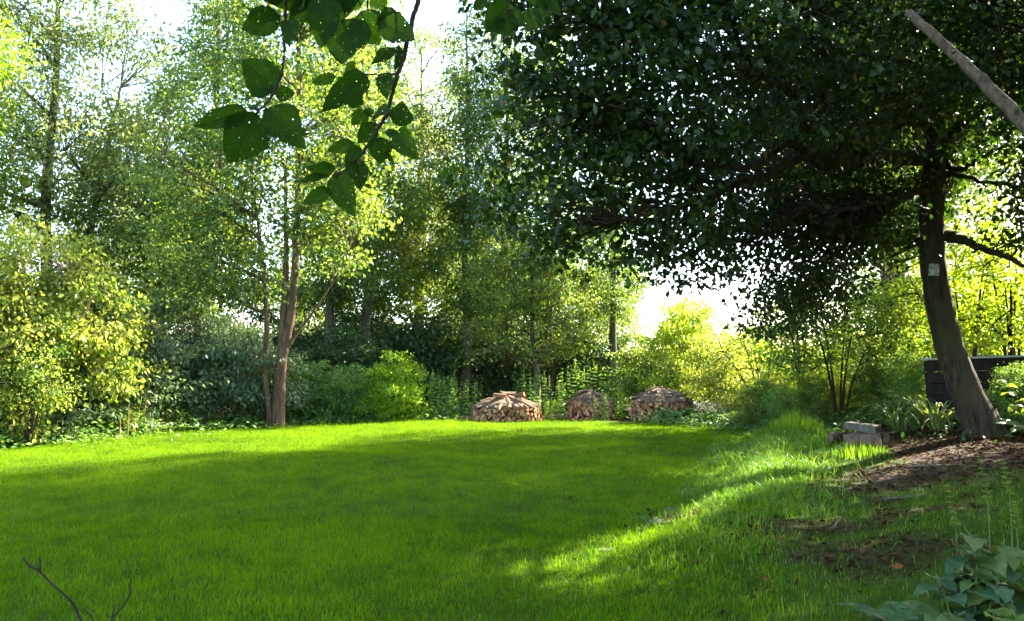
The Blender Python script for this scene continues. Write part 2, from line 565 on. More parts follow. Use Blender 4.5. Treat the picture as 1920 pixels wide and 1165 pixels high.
def build_grass():
    mb = MB()
    def sample(y0, y1, d0, yref, segs):
        n = int((y1 - y0) * (1.7 * y1 + 4) * d0)
        y = y0 + (y1 - y0) * rng.random(n)
        x = (rng.random(n) - 0.5) * (1.7 * y1 + 4)
        keep = np.abs(x) < 0.85 * y + 2
        dens = np.minimum(1, (yref / y) ** 1.25)
        e = y - yedge(x) + 0.25 * (vnoise(x, y, 0.5, 9) - 0.5)
        s = x - xbank(y)
        dm = dirtmask(x, y)
        rough = sstep(0.2, 1.6, s)
        pr = dens * (e < 0) * (1 - 0.96 * dm) * (1 - 0.72 * rough)
        keep &= rng.random(n) < pr
        x, y, s, dm = x[keep], y[keep], s[keep], dm[keep]
        m = len(x)
        big = vnoise(x, y, 1.6, 11)
        small = 0.55 * vnoise(x, y, 0.16, 12) + 0.45 * vnoise(x + 0.3 * y, y, 0.5, 13)
        edge = sstep(-0.5, 0.1, y - yedge(x))
        ln = (0.026 + 0.027 * rng.random(m)) * (0.65 + 0.5 * small + 0.35 * big) * (1 + 0.6 * edge) * (1 + 0.9 * (rng.random(m) < 0.07))
        wd = (0.0036 + 0.002 * rng.random(m)) * np.maximum(1, (y / yref)) ** 0.8
        t = 0.37 + 0.26 * (big - 0.5) + 0.62 * (small - 0.5) + 0.42 * (rng.random(m) - 0.4) - 0.34 * sstep(0.4, 1.8, s)  # bank grass tinted darker: partly olive turf, partly shade put into the colour
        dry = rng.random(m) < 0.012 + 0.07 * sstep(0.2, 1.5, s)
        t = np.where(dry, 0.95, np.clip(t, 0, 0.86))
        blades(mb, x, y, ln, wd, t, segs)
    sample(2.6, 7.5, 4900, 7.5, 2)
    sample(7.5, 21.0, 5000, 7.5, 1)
    o = mb.build('lawn_grass', M['grass'])
    tag(o, 'short bright green mown grass covering the whole lawn', 'grass', kind='stuff')
    # longer unmown grass along the lip of the bank
    mb = MB()
    n = 60000
    y = 4.6 + 14.5 * rng.random(n)
    s = -0.25 + 2.6 * rng.random(n) ** 1.2
    x = xbank(y) + s
    pr = np.exp(-((s - 0.75) / 0.7) ** 2) * (0.25 + 0.9 * (vnoise(x, y, 0.45, 21) > 0.38)) * (1 - 0.9 * dirtmask(x, y)) * sstep(5.0, 8.0, y)
    k = rng.random(n) < pr * 0.8
    x, y = x[k], y[k]
    m = len(x)
    far = sstep(8, 13, y)
    ln = (0.07 + 0.09 * rng.random(m)) * (0.6 + 0.8 * vnoise(x, y, 0.4, 22)) * (1 + 0.7 * far)
    blades(mb, x, y, ln, 0.006 + 0.004 * rng.random(m) + 0.004 * far, 0.1 + 0.8 * rng.random(m), 2, lean=1.0)
    o = mb.build('bank_grass', M['longgrass'])
    tag(o, 'longer tousled grass lying along the lip of the bank', 'grass', kind='stuff')
    # leaf litter under the oak
    mb = MB()
    n = 60000
    x = 1 + 13 * rng.random(n)
    y = 4 + 12 * rng.random(n)
    k = rng.random(n) < dirtmask(x, y) * 0.8 + 0.05 * (x - xbank(y) > 0.9)
    x2 = -11 + 14 * rng.random(n)
    lw = (x2 < xbank(y) + .3) & (y < yedge(x2)) & (rng.random(n) < .006)
    x = np.where(lw, x2, x)
    k = k | lw
    x, y = x[k], y[k]
    m = len(x)
    pos = np.stack([x, y, hgt(x, y) + 0.006], -1)
    ax = runit(m) * np.array([1, 1, 0.25])
    nr = np.array([0, 0, 1.0]) + 0.55 * runit(m)
    scatter(mb, *LEAF4, pos, ax, nr, 0.035 + 0.05 * rng.random(m), rng.random(m))
    o = mb.build('leaf_litter', M['litter'])
    tag(o, 'brown dead leaf litter scattered on bare soil under the oak', 'leaf litter', kind='stuff')
build_grass()

# ------------------------------------------------------------------ trees
def envelope_points(lobes, n, shell=0.55):
    w = np.array([l[3] * l[4] * l[5] for l in lobes]) ** 0.75
    cnt = rng.multinomial(n, w / w.sum())
    out = []
    for l, c in zip(lobes, cnt):
        d = runit(c)
        r = rng.random(c) ** (1 / 3.0)
        r = np.where(rng.random(c) < shell, 0.72 + 0.33 * rng.random(c), r)
        out.append(np.array(l[:3]) + d * r[:, None] * np.array(l[3:6]))
    return np.concatenate(out)

def foliage(mb, clumps, per, cr, size, tmpl, upbias=0.9, droop=0.15, flat=0.6, tint_c=0.42, tint_l=0.22, tint0=0.5, mat=0, aspect=None, dry=0.0):
    n = len(clumps)
    cnt = rng.poisson(per, n)
    idx = np.repeat(np.arange(n), cnt)
    N = len(idx)
    crs = cr * (0.6 + 0.8 * rng.random(n))
    off = rng.normal(size=(N, 3)) * 0.5
    pos = clumps[idx] + off * crs[idx][:, None] * np.array([1, 1, flat])
    nr = np.array([0, 0, upbias]) + runit(N)
    out = off / (np.linalg.norm(off, axis=1, keepdims=True) + 1e-6)
    ax = runit(N) * 0.8 + out * 0.7 + np.array([0, 0, -droop])
    ct = tint0 + tint_c * (rng.random(n) - 0.5) * 2
    t = np.clip(ct[idx] + tint_l * rng.normal(size=N), 0, 0.9)
    if dry:
        t = np.where(rng.random(N) < dry, 1.0, t)
    asp = None if aspect is None else aspect * (0.8 + 0.4 * rng.random(N))
    scatter(mb, *tmpl, pos, ax, nr, size * (0.65 + 0.7 * rng.random(N)), t, mat, asp)

def limb_points(p0, p1, sag=0.0, n=8, jit=0.06):
    p0, p1 = np.array(p0, float), np.array(p1, float)
    L_ = np.linalg.norm(p1 - p0)
    t = np.linspace(0, 1, n)[:, None]
    up = np.array([0, 0, 1.0])
    p = p0 * (1 - t) + p1 * t + up * sag * L_ * np.sin(np.pi * t) * 0.5
    j = rng.normal(size=(n, 3)) * jit * L_ * 0.25
    j[0] = 0
    j[-1] *= 0.5
    return smooth_path(p + j, n)

def tree_proto(name, trunk_paths, trunk_r, lobes, n_clumps, per, cr, size, tmpl, bark, leafm, n_limbs=14, limb_r=0.06, twigs=True, sag=0.1, **kw):
    root = empty(name, (0, 0, 0))
    nodes = []
    allp = []
    for tp, tr in zip(trunk_paths, trunk_r):
        mb = MB()
        p = smooth_path(tp, 22)
        tube(mb, p, tr, 9, wob=0.12)
        mb.build('trunk', bark, root, True)
        allp.append(p)
    trunk_pts = np.concatenate([p[4:] for p in allp])
    targets = envelope_points(lobes, n_limbs, 0.2)
    mb = MB()
    nodes.append(trunk_pts)
    for q in targets:
        d = np.linalg.norm((trunk_pts - q) * np.array([1, 1, 1.0]), axis=1) + np.where(trunk_pts[:, 2] > q[2] - 0.25 * np.linalg.norm((trunk_pts - q)[:, :2], axis=1), 6.0, 0)
        s = trunk_pts[np.argmin(d)]
        lp = limb_points(s, q, sag)
        L_ = np.linalg.norm(q - s)
        tube(mb, lp, np.linspace(limb_r * min(1, 0.35 + L_ * 0.2), 0.012, len(lp)), 6)
        nodes.append(lp[2:])
    nodes = np.concatenate(nodes)
    cl = envelope_points(lobes, n_clumps)
    cl = cl[cl[:, 2] > 0.12]
    if twigs:
        for q in cl[::2]:
            d = np.linalg.norm(nodes - q, axis=1) + np.where(nodes[:, 2] > q[2] + 0.3, 1.5, 0)
            s = nodes[np.argmin(d)]
            if np.linalg.norm(q - s) > 0.15:
                tube(mb, limb_points(s, q, sag, 4), np.linspace(0.018, 0.006, 4), 3, cap=False)
    mb.build('branches', bark, root, True)['kind'] = 'stuff'
    mb = MB()
    foliage(mb, cl, per, cr, size, tmpl, **kw)
    mb.build('crown', leafm, root)
    return root

def recolour(root, m):
    for c in root.children:
        if c.name.split('.')[0] in ('crown', 'foliage'):
            set_mat(c, 0, m)

# prototypes ---------------------------------------------------------------
def proto_ash():
    lob = [(0, 0, 13.2, 2.2, 2.2, 2.6), (1.6, .4, 10.5, 2.2, 2.0, 2.0), (-1.8, -.3, 10.0, 2.2, 2.0, 2.2), (.4, -1.5, 8.0, 2.2, 1.9, 1.7), (-.6, 1.5, 7.6, 2.2, 1.9, 1.8),
           (2.3, -.6, 7.0, 1.6, 1.5, 1.3), (-2.4, .4, 6.6, 1.7, 1.5, 1.3), (.2, .2, 5.4, 1.7, 1.7, 1.0)]
    tr = [[(0, 0, -.2), (.12, .05, 3), (-.05, .1, 6.5), (.1, 0, 10), (0, 0, 14.5)], [(.25, .1, -.2), (.7, .2, 3.2), (1.2, .3, 6.5), (1.7, .4, 10)]]
    return tree_proto('ash_tree', tr, [[.24, .17, .13, .09, .03], [.17, .12, .09, .03]], lob, 720, 54, .50, .145, NARROW, M['bark_grey'], M['ash'], 22, .09,
                      upbias=.75, droop=.45, flat=.8, aspect=1.25, dry=.03)
def proto_round():
    lob = [(0, 0, 11.8, 1.7, 1.7, 2.0), (.3, .2, 9.6, 2.1, 2.0, 1.6), (-1.3, 0, 8.4, 1.8, 1.6, 1.6), (1.5, -.2, 7.6, 1.7, 1.6, 1.5), (-1.6, -.4, 6.2, 1.8, 1.6, 1.3), (.6, .5, 6.0, 1.8, 1.7, 1.4),
           (-2.1, 0, 4.7, 1.4, 1.4, 1.1), (1.3, 0, 4.9, 1.3, 1.3, 1.0), (-.9, -.7, 3.9, 1.3, 1.2, .8), (-2.5, .1, 3.4, .9, .9, .6)]
    tr = [[(0, 0, -.2), (.02, 0, .9), (.08, 0, 1.9), (.28, 0, 2.9), (.36, 0, 4.6), (.34, .1, 8), (.2, .1, 12.6)],
          [(-.16, .06, -.2), (-.26, 0, .7), (-.36, 0, 1.5), (-.34, 0, 2.4), (-.42, -.1, 4.0), (-.8, -.1, 6.5)],
          [(.2, 0, 2.0), (.42, -.05, 2.35), (.75, -.1, 2.75), (1.25, -.1, 3.5)],
          [(.06, 0, 1.5), (.07, -.02, 2.6), (.12, 0, 4), (.05, 0, 6.5)]]
    return tree_proto('twin_stemmed_tree', tr, [[.17, .135, .13, .10, .085, .07, .03], [.09, .07, .065, .055, .045, .02], [.05, .04, .03, .015], [.10, .085, .07, .03]], lob, 820, 46, .44, .108, LEAF4,
                      M['bark_brown'], M['round'], 26, .06, upbias=.55, droop=.25, flat=.7, aspect=1.1)
def proto_slender():
    lob = [(0, 0, 13.2, .9, .9, 1.9), (.4, .1, 11, 1.2, 1.1, 1.4), (-.5, 0, 9.6, 1.3, 1.2, 1.3), (.6, -.2, 8, 1.4, 1.2, 1.1), (-.5, .3, 6.8, 1.4, 1.2, 1.0), (.2, -.3, 5.4, 1.4, 1.3, .9), (-.9, 0, 4.2, 1.0, 1.0, .6), (1.0, .1, 3.9, .9, .9, .6)]
    tr = [[(0, 0, -.2), (.1, .05, 3), (-.08, 0, 6), (.12, 0, 10), (.0, 0, 14.6)]]
    return tree_proto('slender_tree', tr, [[.19, .14, .11, .07, .02]], lob, 450, 48, .38, .13, NARROW, M['bark_grey'], M['slender'], 20, .05, upbias=.6, droop=.55, flat=.9, aspect=1.5, dry=.02)
def proto_broad():
    lob = [(0, 0, 7.8, 2.0, 2.0, 1.7), (1.5, .2, 6.0, 1.9, 1.8, 1.4), (-1.6, -.2, 6.0, 1.9, 1.8, 1.5), (.2, -1.4, 5.0, 1.9, 1.6, 1.2), (-.2, 1.4, 5.0, 1.9, 1.6, 1.3), (2.1, -.3, 3.9, 1.3, 1.3, .9), (-2.2, .3, 3.6, 1.3, 1.3, .9), (.2, 0, 3.2, 1.6, 1.5, .7)]
    tr = [[(0, 0, -.2), (.1, 0, 2), (-.1, .1, 4.2), (.05, 0, 8)]]
    return tree_proto('broadleaf_tree', tr, [[.2, .15, .1, .03]], lob, 480, 44, .46, .135, LEAF4, M['bark_grey'], M['broad'], 22, .07, upbias=.9, droop=.2, flat=.5, aspect=1.0)
def proto_shrub():
    lob = [(0, 0, 2.6, 1.0, 1.0, .9), (.8, .1, 1.9, 1.0, .9, .8), (-.8, 0, 1.9, 1.0, .9, .8), (.1, -.7, 1.3, 1.2, .9, .8), (-.1, .7, 1.3, 1.2, .9, .8), (1.1, -.2, .9, .9, .8, .7), (-1.1, .2, .8, .9, .8, .7), (0, -.6, .6, 1.0, .7, .5)]
    tr = [[(.05, 0, -.1), (.15, 0, .9), (.3, .05, 2.3)], [(-.08, .05, -.1), (-.35, 0, .8), (-.8, .1, 1.8)], [(.1, -.05, -.1), (.5, -.1, .7), (1.0, -.1, 1.6)]]
    return tree_proto('leafy_shrub', tr, [[.05, .04, .015], [.045, .03, .012], [.045, .03, .012]], lob, 270, 40, .34, .125, LEAF4, M['bark_grey'], M['dark'], 14, .025, upbias=1.1, droop=.25, flat=.4, aspect=1.05)
def proto_arch():
    lob = [(.3, 0, 3.1, .8, .8, .5), (-.7, .1, 2.8, .8, .7, .5), (1.1, -.1, 2.5, .7, .7, .5), (-1.2, 0, 2.1, .7, .6, .5), (.1, .5, 2.0, 1.1, .8, .6), (1.3, .1, 1.6, .6, .6, .4), (-.2, -.3, 1.5, .9, .6, .4)]
    tr = []
    for a, b in [(.35, 3.1), (-.7, 2.9), (1.05, 2.7), (-1.2, 2.3), (.7, 2.2), (-.3, 2.5)]:
        y1 = rng.normal() * .25
        tr.append([(a * .08, y1 * .1, -.1), (a * .3, y1 * .3, b * .4), (a * .65, y1 * .7, b * .75), (a, y1, b)])
    return tree_proto('thin_stemmed_shrub', tr, [[.03, .024, .018, .006]] * 6, lob, 120, 30, .30, .085, LEAF4, M['twig'], M['yellow'], 12, .014, upbias=.7, droop=.3, flat=.5, aspect=1.0)
def proto_elder():   # loose drooping layers, dead sticks showing
    lob = [(0, 0, 2.7, 1.2, 1.0, .7), (1.1, -.1, 2.0, 1.2, .9, .5), (-1.1, 0, 2.0, 1.2, .9, .6), (.3, -.8, 1.4, 1.4, .7, .45), (1.6, -.3, 1.1, 1.0, .7, .4), (-1.4, -.4, 1.1, 1.0, .8, .45), (0, -.8, .6, 1.3, .6, .35)]
    tr = [[(0, 0, -.1), (.2, 0, 1), (.1, .1, 2.5)], [(.1, 0, -.1), (.7, -.2, .7), (1.7, -.5, 1.3)], [(-.1, 0, -.1), (-.6, -.2, .8), (-1.5, -.4, 1.5)], [(0, -.1, .2), (.5, -.8, .6), (1.1, -1.2, .5)]]
    return tree_proto('layered_shrub', tr, [[.06, .04, .015], [.05, .03, .012], [.05, .03, .012], [.03, .02, .01]], lob, 420, 60, .36, .115, NARROW, M['deadstem'], M['greygreen'], 16, .022, upbias=1.3, droop=.5, flat=.3, aspect=1.5)

def proto_bush():
    lob = [(0, 0, 2.7, 1.0, 1.0, .8), (.8, .1, 2.1, .9, .9, .7), (-.8, 0, 2.0, 1.0, .9, .8), (.3, -.8, 1.6, .9, .7, .6), (-.6, -.7, 1.2, .9, .7, .5), (1.2, -.2, 1.3, .8, .8, .55), (-1.2, .2, 1.0, .8, .8, .6), (.5, -.9, .7, .8, .5, .35)]
    tr = []
    for a, b, c in [(.3, 2.4, .1), (-.8, 2.0, -.2), (1.0, 1.8, -.3), (.4, 1.6, -.8), (-.4, 1.5, -.8), (-1.2, 1.2, 0)]:
        tr.append([(a * .1, c * .1, -.1), (a * .35, c * .4, b * .4), (a * .7, c * .8, b * .75), (a, c, b)])
    return tree_proto('leafy_bush', tr, [[.035, .028, .02, .008]] * 6, lob, 330, 60, .33, .085, LEAF4, M['deadstem'], M['olive'], 18, .02, upbias=.9, droop=.3, flat=.45, aspect=1.05)

PROTO = {k: f() for k, f in dict(ash=proto_ash, round=proto_round, slender=proto_slender, broad=proto_broad, shrub=proto_shrub, arch=proto_arch, elder=proto_elder, bush=proto_bush).items()}
USED = set()
NAMES = {}
def plant(kind, px, Y, sc, rz, mat, label, cat='tree', group=None, name=None, dz=-0.04, x=None):
    px_x, y = XY(px, Y) if x is None else (x, Y)
    loc = (px_x, y, H(px_x, y) + dz)
    src = PROTO[kind]
    if kind in USED:
        r = copy_tree(src, loc, R(rz), sc)
    else:
        USED.add(kind)
        r = src
        r.location = loc
        r.rotation_euler = (0, 0, R(rz))
        r.scale = (sc, sc, sc) if not isinstance(sc, tuple) else sc
    if name:
        r.name = name
    if mat:
        recolour(r, M[mat])
    tag(r, label, cat, group)
    return r

TG = 'trees of the wood behind the lawn'
SG = 'shrubs along the back of the lawn'
# the twin-stemmed tree at the lawn's edge
plant('round', 524, 18.5, 1.0, 0, None, 'twin-stemmed tree with warm brown trunks standing at the lawn edge', 'tree')
# tall trees, left to right
plant('ash', 75, 22.0, 1.05, 20, None, 'tall pale feathery tree with two grey stems above the yellow bush', 'tree', TG)
plant('ash', -215, 19.0, 0.95, 140, 'lime', 'bright green tree whose leaves enter at the top left corner', 'tree', TG)
plant('ash', 225, 31.0, 0.80, 250, None, 'feathery pale tree far behind the grey-green shrubs', 'tree', TG)
plant('broad', 300, 25.0, 1.05, 70, 'round', 'dense olive green tree behind the grey-green layered shrub', 'tree', TG)
plant('slender', 385, 24.0, 1.12, 10, 'round', 'tall narrow tree directly left of the twin-stemmed tree', 'tree', TG)
plant('slender', 622, 24.5, 1.05, 130, None, 'narrow tree with curved grey stem just right of twin-stemmed tree', 'tree', TG)
plant('slender', 690, 26.0, 1.1, 220, 'mid', 'straight-trunked tree rising behind the lime green bush', 'tree', TG)
plant('broad', 775, 30.0, 0.95, 200, 'mid', 'light green tree beneath the open patch of white sky', 'tree', TG)
plant('ash', 785, 30.0, 1.0, 75, None, 'tall feathery tree behind the lime green bush', 'tree', TG)
plant('slender', 872, 27.0, 1.02, 300, 'broad', 'thin leaning tree left of the round log pile', 'tree', TG)
plant('slender', 948, 28.0, 1.12, 60, None, 'tall slim tree with a dark trunk directly behind the large log pile', 'tree', TG)
plant('broad', 1003, 24.5, 0.72, 30, None, 'small forked tree right behind the gap between the log piles', 'tree', TG)
plant('slender', 1035, 27.5, 1.08, 170, 'mid', 'slim ivy-green tree between forked tree and straight dark trunk', 'tree', TG)
plant('slender', 1152, 25.5, 0.85, 80, 'broad', 'straight dark trunk standing behind the small middle log pile', 'tree', TG)
plant('broad', 905, 36.0, 1.0, 111, None, 'broad tree far behind the large log pile', 'tree', TG)
plant('broad', 560, 35.0, 0.85, 310, 'mid', 'hazy green tree deep behind the twin-stemmed trunks', 'tree', TG)
plant('broad', 1105, 34.0, 0.85, 20, 'mid', 'broad green tree deep behind the middle log pile', 'tree', TG)
plant('broad', 1290, 46.0, 0.58, 20, 'broad', 'rounded distant tree top showing above the yellow bushes', 'tree', TG)
plant('broad', 1660, 29.0, 0.62, 200, 'mid', 'low green tree behind the thin-stemmed bushes', 'tree', TG)
plant('broad', 1800, 26.0, 0.62, 95, 'mid', 'sunlit tree behind the dark box and leaning oak', 'tree', TG)

# shrubs, left to right
plant('bush', 55, 14.9, (1.15, 1.0, 1.32), 0, 'olive', 'large yellow-flushed bush at the far left edge', 'shrub', SG)
plant('bush', -90, 13.9, (1.1, 1.0, 1.15), 90, 'olive', 'yellow-green bush cut off by the left picture edge', 'shrub', SG)
plant('arch', 130, 15.8, 1.05, 40, 'olive', 'tangle of pale sticks and leaves under the yellow bush', 'shrub', SG)
plant('elder', 165, 16.4, 1.0, 60, 'greygreen', 'ragged grey-green shrub beside the large yellow bush', 'shrub', SG, name='ragged_shrub')
plant('arch', 60, 13.9, .6, 150, 'mid', 'low sprawling sticks and leaves below the yellow bush', 'shrub', SG)
plant('elder', 320, 18.9, 1.05, 10, None, 'grey-green layered shrub in front of dark shade', 'shrub', SG)
plant('shrub', 655, 23.4, .9, 20, 'dark', 'dark shrub in front of the two bare grey trunks', 'shrub', SG)
plant('elder', 425, 19.6, 0.9, 160, 'greygreen', 'grey-green shrub touching the left stem of the twin tree', 'shrub', SG)
plant('shrub', 215, 16.2, 0.42, 30, 'mid', 'small bright green bush behind the three canes', 'shrub', SG)
plant('shrub', 310, 17.3, 0.36, 80, 'mid', 'low green bush right of the three canes', 'shrub', SG)
plant('shrub', 590, 20.8, 0.55, 200, 'nettle', 'low leafy bush right of the twin trunks', 'shrub', SG)
plant('shrub', 655, 20.6, 0.5, 250, 'nettle', 'low leafy bush left of the lime green bush', 'shrub', SG)
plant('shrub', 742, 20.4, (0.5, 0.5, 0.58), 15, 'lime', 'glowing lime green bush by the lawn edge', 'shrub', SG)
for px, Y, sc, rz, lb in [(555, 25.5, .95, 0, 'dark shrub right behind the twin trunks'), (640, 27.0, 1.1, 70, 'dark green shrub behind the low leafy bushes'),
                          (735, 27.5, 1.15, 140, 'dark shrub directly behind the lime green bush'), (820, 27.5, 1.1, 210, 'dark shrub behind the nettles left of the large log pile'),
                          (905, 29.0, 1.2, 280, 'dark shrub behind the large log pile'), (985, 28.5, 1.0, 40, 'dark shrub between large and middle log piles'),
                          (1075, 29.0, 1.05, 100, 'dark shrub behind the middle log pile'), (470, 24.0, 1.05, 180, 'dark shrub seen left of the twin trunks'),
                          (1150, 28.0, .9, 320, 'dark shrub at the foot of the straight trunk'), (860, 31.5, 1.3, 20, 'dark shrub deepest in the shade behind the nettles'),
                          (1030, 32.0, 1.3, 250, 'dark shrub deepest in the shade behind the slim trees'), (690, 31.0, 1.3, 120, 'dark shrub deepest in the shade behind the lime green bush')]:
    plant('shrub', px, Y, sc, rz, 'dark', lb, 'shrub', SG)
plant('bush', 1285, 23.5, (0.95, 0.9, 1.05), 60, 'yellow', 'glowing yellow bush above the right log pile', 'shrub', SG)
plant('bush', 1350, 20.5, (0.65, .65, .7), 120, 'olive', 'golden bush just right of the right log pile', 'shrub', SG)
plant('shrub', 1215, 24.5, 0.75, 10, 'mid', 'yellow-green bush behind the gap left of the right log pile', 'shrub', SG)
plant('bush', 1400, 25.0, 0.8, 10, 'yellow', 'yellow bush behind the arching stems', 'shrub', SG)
plant('arch', 1430, 18.6, 0.85, 0, 'olive', 'arching bush with russet leaves right of golden bush', 'shrub', SG)
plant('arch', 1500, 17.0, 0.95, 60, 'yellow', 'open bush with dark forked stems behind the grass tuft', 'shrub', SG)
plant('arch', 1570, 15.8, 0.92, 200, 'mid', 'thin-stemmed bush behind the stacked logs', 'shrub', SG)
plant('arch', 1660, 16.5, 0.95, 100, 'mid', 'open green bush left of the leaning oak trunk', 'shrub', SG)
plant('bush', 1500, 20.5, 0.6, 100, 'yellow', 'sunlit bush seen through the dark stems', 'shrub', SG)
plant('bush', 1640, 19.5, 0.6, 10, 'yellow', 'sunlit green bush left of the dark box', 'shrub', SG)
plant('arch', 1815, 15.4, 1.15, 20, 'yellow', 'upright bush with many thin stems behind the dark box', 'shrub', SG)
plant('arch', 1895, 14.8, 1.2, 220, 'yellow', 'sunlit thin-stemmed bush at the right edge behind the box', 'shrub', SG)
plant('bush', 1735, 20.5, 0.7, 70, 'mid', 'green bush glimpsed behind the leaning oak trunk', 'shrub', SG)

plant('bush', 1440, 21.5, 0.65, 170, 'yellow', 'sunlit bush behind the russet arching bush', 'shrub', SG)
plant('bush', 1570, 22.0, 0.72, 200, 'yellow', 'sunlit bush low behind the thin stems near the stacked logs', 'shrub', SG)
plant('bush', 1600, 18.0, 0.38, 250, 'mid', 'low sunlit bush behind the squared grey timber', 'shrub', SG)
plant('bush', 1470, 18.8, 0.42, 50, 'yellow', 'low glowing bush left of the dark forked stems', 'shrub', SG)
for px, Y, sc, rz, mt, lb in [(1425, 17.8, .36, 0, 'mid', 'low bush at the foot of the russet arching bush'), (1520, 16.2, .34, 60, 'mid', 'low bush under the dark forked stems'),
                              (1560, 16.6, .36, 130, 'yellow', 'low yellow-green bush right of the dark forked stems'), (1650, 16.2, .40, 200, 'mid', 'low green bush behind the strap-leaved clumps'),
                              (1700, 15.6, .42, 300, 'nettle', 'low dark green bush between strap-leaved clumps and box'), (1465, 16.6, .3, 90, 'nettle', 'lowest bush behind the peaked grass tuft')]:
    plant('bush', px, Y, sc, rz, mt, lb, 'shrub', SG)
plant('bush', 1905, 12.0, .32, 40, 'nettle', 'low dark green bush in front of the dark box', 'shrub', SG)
plant('bush', 1840, 18.5, 0.95, 80, 'yellow', 'glowing bush behind the thin stems right of the leaning oak', 'shrub', SG)

